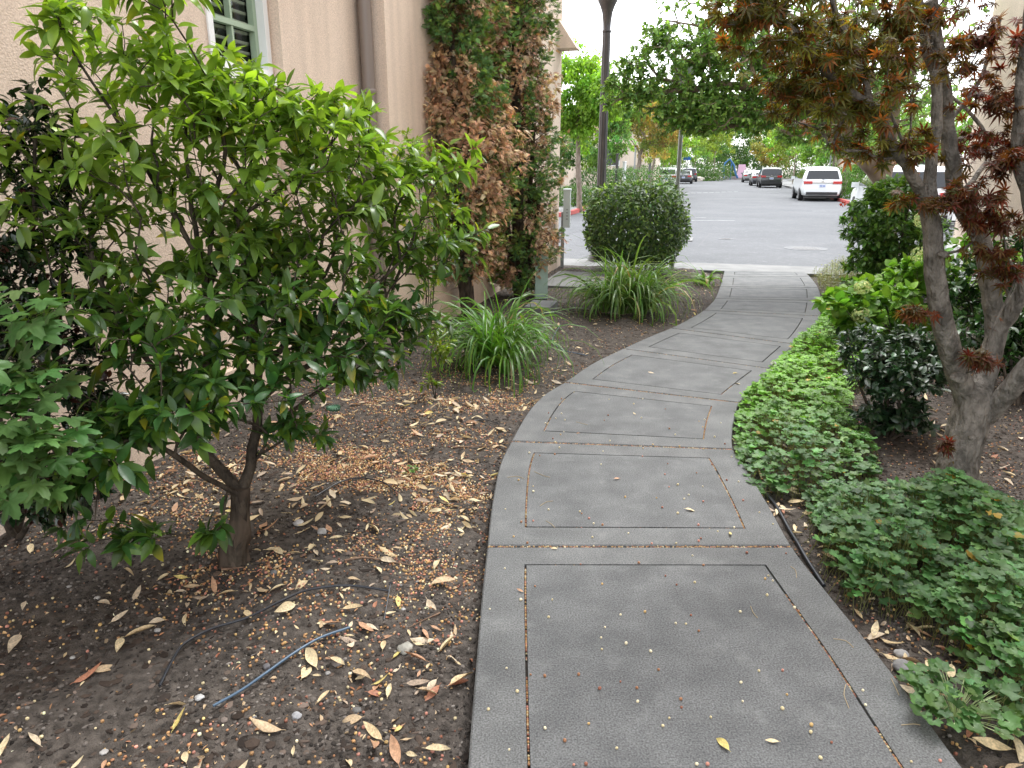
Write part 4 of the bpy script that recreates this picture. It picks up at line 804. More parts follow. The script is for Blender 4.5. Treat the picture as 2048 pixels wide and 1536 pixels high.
# knots, cut stubs and scars
for px, py, r in ((1905, 750, .030), (1925, 865, .014), (1960, 870, .013), (1918, 700, .02), (1985, 455, .02), (1868, 505, .018)):
    c = P(px, py, YM - .02 if px < 1960 else YM); m.lathe((0, 0, 0), [(.001, 0)], 3) if False else None
    M3 = Matrix.Rotation(rng.random() * 3, 3, 'Z'); v = ICO2V * np.array([r * 1.3, r, r * .9]) * (1 + .12 * vn(ICO2V[:, 0] * 3 + 5, ICO2V[:, 2] * 3 + 5, 2)[:, None]); m.add(v + c + [0, -.05 if r > .02 else -.075, 0], ICO2F, (.8, .75, .7))
local(m, root, 'trunk', mat('smooth grey maple bark', (.095, .087, .075), .85, col2=(.25, .23, .20), nscale=22, bump=1.0, bscale=48, spec=.25, stretch=(1, 1, .55), contrast=(.36, .66), bdist=.035, detail=9), True)
# ================= TREES AND STREET =================
DIA = [(np.array([(0, 0, 0), (-.3, .45, .06), (.3, .45, .06), (0, 1, -.12)]), np.array([(0, 3, 1), (0, 2, 3)]), np.array([0, .5, .5, 1.]))]
def far_tree(px, Y_, H, r, col, n, label, alt=None, frac=0, base_z=0, cz=.62, rz=None, lsize=.16, trunk=.10, lean=0, group='street trees', name='street_tree', seed=0, barkm='bark', trunk_to=None):
    H *= 1.12 if Y_ < 100 else 1.75; r *= 1.12 if Y_ < 100 else 1.3; n = int(n * (1.3 if Y_ < 100 else 1.9))
    p = P(px, 400, Y_); b = np.array([p[0], Y_, base_z]); root = plant(name, b, label, 'tree', group)
    rz = (rz * (1.12 if Y_ < 100 else 1.9)) if rz else H * .42; c = b + np.array([lean, 0, H - rz]); nb = 9
    lobes = [(c, (r * .62, r * .62, rz * .72), 3)]
    for i in range(nb):
        v = nrm(rng.standard_normal(3)); v[2] = v[2] * .9; s = rng.uniform(.34, .52); lobes.append((c + v * np.array([r, r, rz]) * .62, (r * s, r * s, rz * s * .8), 1))
    tips = blobs([(a, tuple(np.array(q) * .85), w_) for a, q, w_ in lobes], 70, .6)
    limbs = [([b - [0, 0, .2], b, b + (c - b) * [.4, .4, .3], c - [0, 0, rz * .3]], trunk, trunk * .5)]
    g = grow(limbs, tips, .35, trunk * .06, 2.2, .3); m = MB(); wood(m, g, 8, 4, wob=.05); local(m, root, 'trunk', M[barkm], True)
    k = max(60, n // 45); cc = blobs(lobes, k, .45); ci = rng.integers(0, k, n); cs = lsize * rng.uniform(1.2, 2.6, k)
    v = nrm(rng.standard_normal((n, 3))) * rng.random((n, 1)) ** .5; p = cc[ci] + v * cs[ci][:, None] * np.array([1, 1, .75]); d = v * .6 + [0, 0, -.5] + rng.normal(0, .5, (n, 3)); up = v * .8 + [0, 0, .6] + rng.normal(0, .4, (n, 3))
    cm = cols(k, col, .22, alt, frac, .12); C = cm[ci] * np.exp(rng.normal(0, .18, (n, 1)))
    m = MB(); put(m, DIA, p, frames(d, up), rng.uniform(.7, 1.2, n) * lsize, C); local(m, root, 'crown', M['far']); return root
GB = (.19, .34, .045); GM = (.15, .27, .075); GD = (.085, .165, .06); YG = (.25, .33, .06); OR = (.34, .25, .09); OL = (.19, .23, .065)  # far crown colours made paler to stand in for haze
far_tree(1160, 28.5, 6.1, 1.55, GB, 11000, 'bright yellow green tree just past the left building corner', lsize=.15, trunk=.13, rz=2.2, lean=-.2, alt=(.20, .36, .03), frac=.4)
far_tree(1196, 36, 5.2, 1.5, GM, 4500, 'bushy mid green tree behind the lamp post', lsize=.17, rz=2.3)
far_tree(1085, 34, 4.6, 2.2, GD, 4500, 'dark green tree low behind the utility post', lsize=.18, rz=2.2)
far_tree(1262, 43, 6.4, 2.3, OL, 8000, 'olive green tree turning orange, beyond the lamp post', alt=OR, frac=.38, lsize=.17, lean=.6, trunk=.17, rz=2.6)
far_tree(1296, 50, 6.2, 1.9, OL, 5500, 'tree with thin orange tinged leaves above the parked white car', alt=(.30, .22, .05), frac=.35, lsize=.18, lean=.4, rz=2.4)
far_tree(1236, 62, 7.6, 2.6, GM, 4200, 'green tree in the left row behind the orange one', alt=OL, frac=.3, lsize=.24, rz=3)
far_tree(1322, 68, 6.4, 2.4, YG, 4200, 'yellow green tree in the left row, behind the sign post', alt=GB, frac=.4, lsize=.22, rz=2.7)
far_tree(1352, 84, 7.0, 2.8, YG, 4200, 'lime yellow tree farther down the left row', alt=GB, frac=.5, lsize=.24, rz=3)
far_tree(1385, 104, 8.0, 3.4, GM, 4000, 'green tree at the far end of the left row', alt=YG, frac=.3, lsize=.3, rz=3.6)
far_tree(1423, 112, 5.6, 2.3, YG, 3000, 'small pale yellow green tree at the end of the street', lsize=.25, rz=2.0, trunk=.16)
far_tree(1409, 128, 9.5, 5, GM, 4200, 'round green tree closing the street, left of the small pale tree', lsize=.38, rz=4.6)
far_tree(1460, 134, 10.5, 6, GD, 5200, 'large dark green tree closing the end of the street', alt=GM, frac=.4, lsize=.40, rz=5.2)
far_tree(1516, 128, 9.5, 5, GD, 4200, 'dark green tree closing the street, right of the largest one', alt=GM, frac=.5, lsize=.38, rz=4.6)
far_tree(1335, 132, 9.5, 5.5, GM, 3800, 'broad green tree behind the far left row', lsize=.4, rz=4.6)
far_tree(1585, 132, 10, 6, GM, 3800, 'broad green tree behind the far right row', lsize=.4, rz=4.8)
far_tree(1548, 92, 7.0, 3.0, OL, 4200, 'green and rusty tree at the far end of the right row', alt=(.26, .20, .05), frac=.4, lsize=.26, rz=3.2)
far_tree(1582, 76, 7.0, 2.8, GB, 4600, 'light green tree in the right row above the black car', alt=YG, frac=.4, lsize=.24, rz=3)
far_tree(1625, 62, 6.8, 2.7, GM, 4800, 'mid green tree in the right row behind the white minivan', alt=GB, frac=.35, lsize=.22, rz=2.9)
far_tree(1658, 52, 6.4, 2.5, GM, 5200, 'leafy green tree in the right row, left of the grey trunk', alt=GB, frac=.3, lsize=.2, rz=2.6)
far_tree(1683, 44, 6.3, 2.6, GM, 5200, 'tree with an upright grey trunk right of the white minivan', alt=GB, frac=.3, lsize=.19, trunk=.2, rz=2.3)
far_tree(1760, 40, 6.2, 2.8, GM, 4600, 'green tree behind the white car at the right', lsize=.2, rz=2.8)
far_tree(1850, 46, 6.6, 3.0, GM, 3600, 'green tree glimpsed through the maple, far right of the street', lsize=.22, rz=2.8)
def hedge(name, px, Y_, size, col, n, label, ls=.11):
    p = P(px, 400, Y_); b = np.array([p[0], Y_, 0]); root = plant(name, b, label, 'hedge'); v = nrm(rng.standard_normal((n, 3))); sq = 1 / ((np.abs(v) ** 3).sum(1) ** (1 / 3))[:, None]
    pp = b + [0, 0, size[2]] + v * sq * np.array(size) * (1 - .25 * rng.random((n, 1)) ** 2) * (1 + .2 * (vn(v[:, 0] * 3 + 9, v[:, 2] * 3 + 9, 1.7) - .5)[:, None]); m = MB(); put(m, LEAF_LOW, pp, frames(v * .4 + [0, 0, -.6] + rng.normal(0, .5, (n, 3)), v + [0, 0, .4]), rng.uniform(.7, 1.2, n) * ls, cols(n, col, .25))
    local(m, root, 'leaves', M['far']); m = MB(); m.tube([b - [0, 0, .1], b + [0, 0, size[2]]], [.06, .04], 6); local(m, root, 'stem', M['darkbark'])
hedge('hedge', 1712, 39, (1.3, .8, .75), (.08, .17, .03), 2600, 'clipped green hedge between the minivan and the nearer white car')
hedge('roadside_shrub', 1150, 31, (1.0, .9, .45), (.07, .14, .04), 2200, 'low shrub at the foot of the bright green tree')
hedge('roadside_shrub', 1205, 33, (1.5, 1.2, .8), (.05, .11, .03), 3600, 'leafy shrubs behind the clipped round bush and lamp post')
hedge('roadside_shrub', 1258, 38, (1.8, 1.2, .8), (.06, .13, .035), 3200, 'leafy shrubs on the left verge under the orange tinged tree')
hedge('roadside_shrub', 1285, 56, (2.4, 2, .9), (.07, .14, .04), 2600, 'leafy shrubs on the left verge beside the parked white car', .16)
hedge('roadside_shrub', 1395, 100, (4.5, 2, 1.1), (.06, .12, .03), 2200, 'shrubs at the far left end of the street', .26)
hedge('roadside_shrub', 1470, 128, (20, 3, 2.6), (.07, .14, .045), 11000, 'long bank of dark shrubs across the far end of the street', .34)
hedge('roadside_shrub', 1668, 55, (2.6, 2, .8), (.07, .15, .035), 2600, 'shrubs behind the row of cars on the right', .16)
hedge('roadside_shrub', 1704, 46, (2.0, 1.6, .8), (.06, .14, .03), 2600, 'shrubs on the right verge just beyond the white minivan', .14)
hedge('roadside_shrub', 1412, 103, (1.5, 1.5, .8), (.05, .12, .03), 900, 'round dark shrub among the pale boulders', .22)
# the big overhanging tree at the right
tb = P(1778, 560, 10.7); tb[2] = -.05
root = plant('spreading_tree', tb, 'spreading green tree with pale multiple trunks whose branches reach over the street', 'tree'); Yt = 10.7
limbs = [([tb - [0, 0, .1], tb, P(1775, 420, Yt), P(1762, 360, Yt)], .15, .11),
 (PP((1762, 360, Yt), (1730, 320, Yt), (1695, 275, Yt - .1), (1650, 235, Yt - .2), (1580, 200, Yt - .4), (1480, 170, Yt - .6), (1380, 180, Yt - .8), (1290, 190, Yt - .9), (1235, 200, Yt - 1)), .085, .012),
 (PP((1765, 390, Yt), (1775, 300, Yt), (1790, 200, Yt), (1785, 100, Yt), (1740, 10, Yt)), .11, .05),
 (PP((1785, 250, Yt), (1740, 150, Yt - .1), (1640, 60, Yt - .3), (1500, 0, Yt - .6), (1380, -40, Yt - .8)), .06, .012),
 (PP((1762, 360, Yt), (1700, 285, Yt + .5), (1660, 270, Yt + .7), (1620, 245, Yt + .8)), .05, .015),
 (PP((1790, 200, Yt), (1850, 100, Yt), (1900, -20, Yt)), .06, .03),
 (PP((1580, 200, Yt - .4), (1500, 110, Yt - .6), (1420, 60, Yt - .8), (1330, 40, Yt - .9)), .03, .01),
 (PP((1720, 260, Yt - .1), (1680, 290, Yt - .3), (1640, 262, Yt - .5), (1600, 240, Yt - .6)), .025, .01)]
Sx = 11.5 / 1420
spec = [(P(1700, 280, Yt), (.5, .6, .25), 2.5), (P(1780, 180, Yt), (.9, .8, .8), 5), (P(1310, 90, Yt - .9), (.30, .5, .35), 2.2), (P(1262, 130, Yt - 1), (.25, .35, .18), .7), (P(1290, 185, Yt - .9), (.60, .5, .32), 5), (P(1400, 120, Yt - .8), (.65, .6, .55), 8), (P(1390, 215, Yt - .8), (.55, .5, .33), 5), (P(1345, 235, Yt - .8), (.25, .3, .18), 1), (P(1480, 70, Yt - .6), (.7, .7, .55), 8), (P(1540, 160, Yt - .5), (.8, .7, .55), 8),
        (P(1620, 90, Yt - .3), (.8, .7, .7), 8), (P(1640, 215, Yt - .3), (.65, .6, .35), 4.5), (P(1520, 235, Yt - .5), (.7, .5, .22), 5), (P(1450, 210, Yt - .6), (.6, .5, .3), 5), (P(1400, 250, Yt - .7), (.35, .3, .12), 2), (P(1590, 272, Yt - .5), (.35, .3, .10), 1), (P(1700, 150, Yt), (.8, .8, .9), 6), (P(1450, -60, Yt - .7), (1.2, .9, .6), 6), (P(1650, -80, Yt), (1.6, 1.3, .7), 7), (P(1800, 50, Yt), (1.1, 1, 1.1), 5), (P(1225, 165, Yt - 1), (.10, .2, .12), .25), (P(1850, -150, Yt), (1.2, 1, 1), 4)]
tips = blobs(spec, 4000, .65); g = grow(limbs, tips, .16, .0035, 2.3, .2, .3); m = MB(); wood(m, g, 9, 3, wob=.04, minr=.0034); local(m, root, 'trunk', mat('pale tan bark', (.17, .12, .09), .8, col2=(.33, .26, .205), nscale=6, bump=.5, bscale=30, stretch=(1, 1, .4)), True)
foliage(root, g, LEAF_LOW, .082, (.19, .34, .10), M['leafdull'], alt=(.30, .47, .12), frac=.35, per=8, along=7, var=.28, lift=-.1, grav=.2, name='crown')
# backdrop buildings glimpsed between the right-hand trees
for (px, Y_, w_, h_, lab) in ((1775, 60, 7, 4.2, 'low tan building glimpsed between the trees at the right'), (1120, 62, 16, 4.4, 'pale building glimpsed behind the left row of trees')):
    p = P(px, 300, Y_); r_ = tag(empty('far_building', (p[0], Y_, 0), -TH), lab, 'building'); m = MB(); m.box((0, 0, h_ / 2), (w_, 6, h_)); m.build('wall', M['stucco2'], r_)
    m = MB(); m.box((0, 0, h_ + .35), (w_ + .8, 6.8, .7), taper=.75); m.build('roof', mat('brown roof tiles', (.16, .09, .06), .8, col2=(.24, .14, .1), nscale=4), r_)
    for k in (-.3, 0, .3):
        m = MB(); m.box((k * w_, -3.01, h_ * .55), (1.1, .05, 1.3)); wn = m.build('window', M['whitepaint'], r_); m = MB(); m.box((k * w_, -3.045, h_ * .55), (.95, .03, 1.15)); m.build('pane', M['glass'], wn)

# --- street furniture ---
M['lampiron'] = mat('dark painted cast iron', (.035, .03, .032), .45, col2=(.06, .052, .052), nscale=6)
def frosted(): return mat('frosted globe', (.75, .75, .72), .3)
lb = P(1198, 500, 13.0); lb[2] = -.02; root = plant('street_lamp', lb, 'tall dark fluted lamp post rising behind the clipped round bush', 'lamp')
k = 24; fl = 1 + .05 * np.sign(np.cos(np.arange(k) * math.pi)); zt = P(1213, 62, 13.0)[2]
m = MB(); m.tube([lb + [0, 0, .5], lb + [0, 0, zt * .5], lb + [0, 0, zt]], [.082, .075, .065], k, flute=fl); local(m, root, 'pole', M['lampiron'])
m = MB(); m.lathe(lb, [(.20, -.05), (.20, .08), (.17, .12), (.17, .34), (.12, .42), (.10, .5), (.09, .55)], 20); local(m, root, 'base', M['lampiron'], True)
z = zt; m = MB(); m.lathe(lb, [(.066, z - .01), (.078, z), (.078, z + .025), (.066, z + .035), (.07, z + .15), (.09, z + .30), (.13, z + .41), (.165, z + .47), (.165, z + .50), (.12, z + .52)], 24); local(m, root, 'capital', M['lampiron'], True)
m = MB(); m.lathe(lb, [(.10, z + .52), (.17, z + .60), (.22, z + .75), (.20, z + .92), (.12, z + 1.02), (.02, z + 1.06)], 20); local(m, root, 'globe', frosted(), True)
M['galv'] = mat('galvanised grey metal', (.25, .26, .26), .5, metal=.3, col2=(.33, .34, .34), nscale=12)
sb = G(1344, 541, -.02); zt = P(1366, 120, sb[1])[2]; root = plant('sign_post', sb, 'slim grey steel sign post right of the clipped round bush', 'sign post')
m = MB(); m.tube([sb - [0, 0, .1], sb + [0, 0, zt]], .033, 10); local(m, root, 'pole', M['galv'], True)
m = MB(); m.box(sb + [0, .045, zt - .18], (.32, .006, .46)); local(m, root, 'sign_plate', M['galv'])
m = MB(); m.lathe(sb + np.array([0, 0, zt]), [(.036, -.02), (.036, .01), (.01, .02)], 10); local(m, root, 'cap', M['galv'])
# meter cabinet on posts, beside the building corner
ub = G(1124, 538, -.02); root = plant('utility_cabinet', ub, 'pale grey narrow metal cabinet on a post at the building corner', 'utility box')
z0, z1 = P(1130, 455, ub[1])[2], P(1130, 381, ub[1])[2]; M['palebox'] = mat('pale grey enamel', (.55, .60, .60), .45)
m = MB(); m.box(ub + [.07, .10, (z0 + z1) / 2 + .02], (.11, .30, z1 - z0), -.12); local(m, root, 'cabinet', M['palebox'])
m = MB(); m.box(ub + [.07, .10, z1 + .03], (.125, .32, .025), -.12); local(m, root, 'cap', M['palebox'])
for i in range(4): m = MB(); m.box(ub + [.06, -.055, z0 + .16 + i * .05], (.03, .006, .018), -.12); local(m, root, 'label_mark', M['galv'])
for dx, nm in ((0, 'post'), (-.16, 'post')):
    m = MB(); m.box(ub + [dx, .03, z0 / 2 + .12], (.055, .055, z0 + .3)); local(m, root, nm, M['galv'])
gb = G(1082, 597, -.02); root = plant('utility_pedestal', gb, 'small pale green utility pedestal half hidden behind the right conifer', 'utility box')
M['pgreen'] = mat('pale green enamel', (.36, .48, .40), .5, col2=(.30, .40, .34), nscale=8)
m = MB(); m.box(gb + [0, 0, .26], (.16, .18, .50)); local(m, root, 'body', M['pgreen']); m = MB(); m.box(gb + [0, 0, .545], (.18, .20, .05), taper=.7); local(m, root, 'lid', M['pgreen'])
m = MB(); c = G(1075, 622, 0); m.box(c + [.05, .1, .0], (.30, .45, .14), -TH); c = G(1190, 566, 0); m2 = MB(); m2.box(c + [0, .15, -.01], (1.35, 1.5, .08), -TH)
tag(m.build('concrete_block', M['kerbcon']), 'low concrete pad under the green utility pedestal', 'concrete pad'); tag(m2.build('concrete_pad', M['kerbcon']), 'flat pale concrete pad behind the wide strappy clump', 'concrete pad')
def thin_post(px, Y_, h_, r, mt, lab, plate=None, name='sign_post'):
    p = P(px, 400, Y_); b = np.array([p[0], Y_, 0.]); root = plant(name, b, lab, 'post' if plate is None else 'sign'); m = MB(); m.tube([b - [0, 0, .1], b + [0, 0, h_]], r, 8); local(m, root, 'pole', mt)
    m = MB(); m.lathe(b + np.array([0, 0, h_]), [(r * 1.2, -.03), (r * 1.2, .02), (.01, .03)], 8); local(m, root, 'cap', mt)
    if plate: m = MB(); m.box(b + [0, -r - .01, h_ - plate[1] / 2], (plate[0], .012, plate[1])); local(m, root, 'sign_plate', plate[2])
M['bluesign'] = mat('blue sign sheet', (.02, .12, .45), .4)
thin_post(1231, 33, 2.2, .06, M['lampiron'], 'thin dark post on the left verge, between two trees')
thin_post(1246, 36, 1.9, .09, M['whitepaint'], 'stout white post on the left verge'); thin_post(1266, 42, 2.7, .045, M['galv'], 'slim pale grey post under the orange tinged tree')
thin_post(1296, 52, 2.2, .09, M['kerbcon'], 'pale square post next to the parked white car'); thin_post(1369, 86, 2.9, .045, M['galv'], 'distant post with a small blue street sign', (.95, .40, M['bluesign']))
thin_post(1651, 47, 3.6, .05, M['galv'], 'slim pale post behind the white minivan')
# boulders and low bank at the end of the street, play frame
for i, (px, Y_, s) in enumerate(((1392, 98, .75), (1399, 100, .55), (1410, 104, .7), (1418, 106, .5), (1428, 108, .45), (1438, 110, .5), (1447, 111, .6), (1455, 112, .4), (1466, 113, .45), (1476, 114, .55), (1484, 113, .35))):
    p = P(px, 352, Y_); root_z = 0; m = MB(); v = ICO2V * np.array([s * 1.3, s, s * .7]) * (1 + .35 * (vn(ICO2V[:, 0] * 2 + i * 3 + 7, ICO2V[:, 2] * 2 + ICO2V[:, 1] + 9, 1.2) - .4)[:, None]); m.add(v, ICO2F, (1.6, 1.5, 1.35))
    o = m.build('boulder', M['stone']); o.location = (p[0], Y_, .1); tag(o, 'pale boulder in the rock border at the far end of the street', 'boulder', 'pale boulders at the end of the street')
m = MB(); a, b_ = P(1380, 352, 108), P(1530, 352, 114); a[2] = b_[2] = 0; d_ = nrm(b_ - a); n_ = np.array([d_[1], -d_[0], 0]); V = [a - n_ * -.4, b_ - n_ * -.4, b_ - n_ * .4, a - n_ * .4]; m.prism([(q[0], q[1]) for q in V], -.1, .45); tag(m.build('retaining_wall', M['stone']), 'low stone retaining wall across the far end of the street', 'wall')
pf = P(1469, 352, 110); pf[2] = 0; root = plant('play_frame', pf, 'blue and pink playground frame at the far end of the street', 'play equipment')
M['blueplay'] = mat('blue plastic', (.03, .13, .30), .4); M['pinkplay'] = mat('pale pink plastic', (.62, .38, .50), .5)
for dx in (-1.6, -.6): m = MB(); m.tube([pf + [dx, 0, 0], pf + [dx, 0, 2.3]], .09, 6); local(m, root, 'post', M['blueplay'])
m = MB(); m.tube([pf + [-1.9, 0, 1.1], pf + [-1.5, 0, 2.4], pf + [-.9, 0, 2.9], pf + [-.2, 0, 2.0], pf + [.1, 0, .9], pf + [.5, 0, .2]], .15, 8); local(m, root, 'tube_slide', M['blueplay'], True)
m = MB(); m.box(pf + [1.1, .3, 1.2], (1.3, .5, 1.9), taper=.7); local(m, root, 'panel', M['pinkplay'])

# ================= CARS =================
M['tyre'] = mat('tyre rubber', (.015, .015, .016), .8); M['rim'] = mat('alloy rim', (.35, .35, .36), .35, metal=.7); M['cglass'] = mat('car glass', (.012, .014, .016), .06, spec=.8)
M['tail'] = mat('red tail lamp', (.45, .012, .015), .2, coat=.5); M['plate'] = mat('licence plate', (.62, .64, .70), .5); M['trim'] = mat('black trim', (.018, .018, .02), .5); M['chrome'] = mat('chrome', (.6, .6, .6), .2, metal=1)
def paint(nm, c): return mat(nm, c, .28, coat=.8, spec=.5)
PW, PB, PG, PD = paint('white car paint', (.72, .75, .75)), paint('black car paint', (.012, .013, .016)), paint('silver grey car paint', (.20, .21, .22)), paint('dark grey car paint', (.05, .055, .065))
KIND = {
 'van': dict(L=5.1, W=1.0, st=[(0, .36, .62), (.03, .34, .80), (.07, .30, .98), (.13, .28, 1.06), (.40, .28, 1.56), (.58, .28, 1.665), (.9, .28, 1.71), (1.4, .28, 1.735), (2.4, .28, 1.73), (3.2, .28, 1.66), (4.05, .28, 1.12), (4.7, .30, .98), (5.0, .32, .80), (5.1, .36, .60)], belt=1.04, wi=.74, wr=.34, wy=(.98, 4.0), rg=(.13, .40), wsh=(3.2, 4.05)),
 'suv': dict(L=4.7, W=.95, st=[(0, .40, .64), (.03, .36, .84), (.08, .32, 1.00), (.14, .30, 1.10), (.42, .30, 1.58), (.60, .30, 1.68), (1.4, .30, 1.72), (2.3, .30, 1.70), (2.8, .30, 1.62), (3.5, .30, 1.12), (4.3, .32, 1.0), (4.6, .34, .85), (4.7, .38, .62)], belt=1.06, wi=.76, wr=.37, wy=(.85, 3.75), rg=(.14, .42), wsh=(2.8, 3.5)),
 'sedan': dict(L=4.6, W=.91, st=[(0, .36, .60), (.03, .32, .78), (.08, .28, .96), (.5, .26, 1.02), (.62, .26, 1.05), (1.2, .26, 1.36), (1.6, .26, 1.43), (2.3, .26, 1.43), (2.7, .26, 1.36), (3.4, .26, .98), (4.2, .28, .88), (4.5, .32, .74), (4.6, .36, .56)], belt=.94, wi=.70, wr=.33, wy=(.95, 3.75), rg=(.62, 1.2), wsh=(2.7, 3.4))}
def car(kind, loc, rz, pm, label, name, plate=True, strip=False, rails=False):
    K = KIND[kind]; root = tag(empty(name, loc, rz), label, 'car', 'cars parked along the street'); W = K['W']; st = K['st']; L = K['L']; bl = K['belt']
    def prof(y, z):   # half width at (y, z)
        e = min(y, L - y); fy = 1 - .13 * max(0, 1 - e / .45) ** 2; zr = np.interp(y, [s[0] for s in st], [s[2] for s in st])
        if z <= bl: return W * fy * (1 - .07 * ((z - .68) / .4) ** 2)
        t = (z - bl) / max(.05, 1.70 - bl); return (W * .985 * (1 - t) + K['wi'] * t) * fy
    ys = np.unique(np.concatenate([np.array([s[0] for s in st]), np.linspace(.15, L - .15, 26)])); zb = np.interp(ys, [s[0] for s in st], [s[1] for s in st]); zr = np.interp(ys, [s[0] for s in st], [s[2] for s in st]); rings = []
    for y, b_, r_ in zip(ys, zb, zr):
        zl = [b_, b_ + .04, (b_ + min(bl, r_ - .08)) / 2, min(bl, r_ - .08), min(bl + .03, r_ - .05), (min(bl, r_) + r_) / 2, r_ - .045, r_ - .015, r_]
        h = [(0, b_)] + [(prof(y, z_) * f, z_) for z_, f in zip(zl, (.9, .97, 1, 1, .99, 1, .985, .93, .72))] + [(prof(y, r_) * .35, r_ + .018), (0, r_ + .022)]
        ring = [(x, y, z_) for x, z_ in h] + [(-x, y, z_) for x, z_ in h[-2:0:-1]]; rings.append(ring)
    V = np.array(rings); nr, k = V.shape[:2]; i = np.arange(nr - 1)[:, None] * k; j = np.arange(k)[None]; F = np.stack([i + j, i + k + j, i + k + (j + 1) % k, i + (j + 1) % k], -1).reshape(-1, 4)
    m = MB(); m.add(V.reshape(-1, 3), F); m.add(V[0], [tuple(range(k))]); m.add(V[-1], [tuple(range(k))[::-1]]); m.build('body', pm, root, True)
    zof = lambda y: float(np.interp(y, [s[0] for s in st], [s[2] for s in st]))
    def glass(nm, pts, nrmv): m = MB(); p = np.array(pts); q = p + np.array(nrmv) * .012; n_ = len(p); m.add(np.concatenate([p, q]), [tuple(range(n_, 2 * n_))] + [(i, (i + 1) % n_, n_ + (i + 1) % n_, n_ + i) for i in range(n_)]); return m.build(nm, M['cglass'], root)
    y0, y1 = K['rg']; z0_, z1_ = zof(y0) + .04, zof(y1) - .02; rn = nrm(np.array([0, -(z1_ - z0_), (y1 - y0)])); 
    ya, yb = y0 + (y1 - y0) * .08, y0 + (y1 - y0) * .92; za, zb_ = zof(ya), zof(yb)
    glass('rear_window', [(-W * .80, ya, za), (W * .80, ya, za), (K['wi'] * .93, yb, zb_), (-K['wi'] * .93, yb, zb_)], rn * 1.3)
    y0, y1 = K['wsh']; ya, yb = y0 + .08, y1 - .06; rn = nrm(np.array([0, zof(ya) - zof(yb), yb - ya])); glass('windscreen', [(-K['wi'] * .88, ya, zof(ya)), (K['wi'] * .88, ya, zof(ya)), (W * .82, yb, zof(yb)), (-W * .82, yb, zof(yb))][::-1], rn * 2)
    ye0, ye1 = K['rg'][1] + .12, K['wsh'][1] - .25; n3 = 3
    for s in (-1, 1):
        for a in range(n3):
            u0_, u1_ = ye0 + (ye1 - ye0) * a / n3 + .04, ye0 + (ye1 - ye0) * (a + 1) / n3 - .04; pts = []
            for (y, top) in ((u0_, 0), (u1_, 0), (u1_, 1), (u0_ + (.12 if a == 0 else 0), 1)):
                z_ = bl + .06 if not top else min(zof(y) - .11, 1.6); z_ = max(z_, bl + .07); pts.append((s * (prof(y, z_) + .002), y, z_))
            glass('side_window', pts if s > 0 else pts[::-1], (s, 0, .2))
        m = MB(); ym = ye1 + .02; m.box((s * (W + .08), ym, bl + .10), (.20, .10, .15)); m.build('mirror', pm, root)
        for yw in K['wy']:
            m = MB(); rr = K['wr']; x = s * (W - .10); m2 = MB(); T_ = np.arange(20) * 2 * math.pi / 20
            for (mm, rads, xs) in ((m, (rr * .6, rr * .97, rr, rr, rr * .97, rr * .6), (-.11, -.11, -.08, .08, .112, .112)), (m2, (.04, rr * .58, rr * .64), (.09, .10, .116))):
                Vv = np.concatenate([np.stack([np.full(20, x + s * q), yw + np.cos(T_) * r_, rr + np.sin(T_) * r_], 1) for r_, q in zip(rads, xs)]); i = np.arange(len(rads) - 1)[:, None] * 20; j = np.arange(20)[None]; F = np.stack([i + j, i + (j + 1) % 20, i + 20 + (j + 1) % 20, i + 20 + j], -1).reshape(-1, 4); mm.add(Vv, F)
            wl = m.build('wheel', M['tyre'], root); 
            for q in range(5):
                an = q * 1.2566; m2.box((x + s * .118, yw + math.cos(an) * rr * .3, rr + math.sin(an) * rr * .3), (.012, rr * .55, .05), M=Matrix.Rotation(an, 3, 'X'))
            m2.build('rim', M['rim'], wl)
            m = MB(); Vv = np.array([(s * (prof(yw, .5) + .004), yw + math.cos(t) * (rr + .07), max(.30, rr + math.sin(t) * (rr + .07))) for t in T_]); m.add(Vv, [tuple(range(20)) if s < 0 else tuple(range(20))[::-1]]); m.build('wheel_arch', M['trim'], root)
        zt_ = bl - .10 if kind != 'sedan' else .82
        m = MB(); m.box((s * W * .70, .045, zt_), (W * .42, .10, .13 if kind == 'van' else .15)); m.box((s * W * .865, .16, zt_ + .01), (.07, .26, .12)); m.build('tail_light', M['tail'], root)
    m = MB(); m.box((0, .012, .40), (W * 1.5, .06, .14)); m.build('lower_bumper', M['trim'], root)
    m = MB(); m.box((0, .02, bl - .10 if kind != 'sedan' else .84), (W * 1.0, .06, .03)); m.build('tailgate_strip', M['chrome' if strip else 'trim'], root)
    if plate: m = MB(); m.box((0, -.0, bl - .26 if kind != 'sedan' else .68), (.32, .05, .16)); pl = m.build('licence_plate', M['plate'], root); m = MB(); [m.box((x, -.027, (bl - .27 if kind != 'sedan' else .67)), (.028, .004, .07)) for x in (-.11, -.07, -.03, .03, .07, .11)]; m.build('plate_characters', M['bluesign'], pl)
    m = MB(); zz = bl - .03 if kind != 'sedan' else .90; [m.box((x, .05, zz), (.02, .05, .08)) for x in (-.04, .04)]; m.box((0, .05, zz), (.07, .045, .018)); m.build('emblem', M['chrome'], root)
    m = MB(); m.box((0, L * .5, .24), (W * 1.6, L * .9, .14)); m.build('underbody', M['trim'], root)
    m = MB(); m.tube([(-.02, K['rg'][0] - .02, bl + .05), (.25, K['rg'][0] + .03, bl + .12)], .012, 4); m.build('rear_wiper', M['trim'], root)
    if rails:
        for s in (-1, 1): m = MB(); m.tube([(s * K['wi'] * .84, .8, 1.72), (s * K['wi'] * .84, 1.2, 1.80), (s * K['wi'] * .84, 2.4, 1.79), (s * K['wi'] * .84, 2.7, 1.70)], .02, 5); m.build('roof_rail', M['chrome'], root)
    return root
def cg(px, py): p = G(px, py, ZR); return (p[0], p[1], ZR)
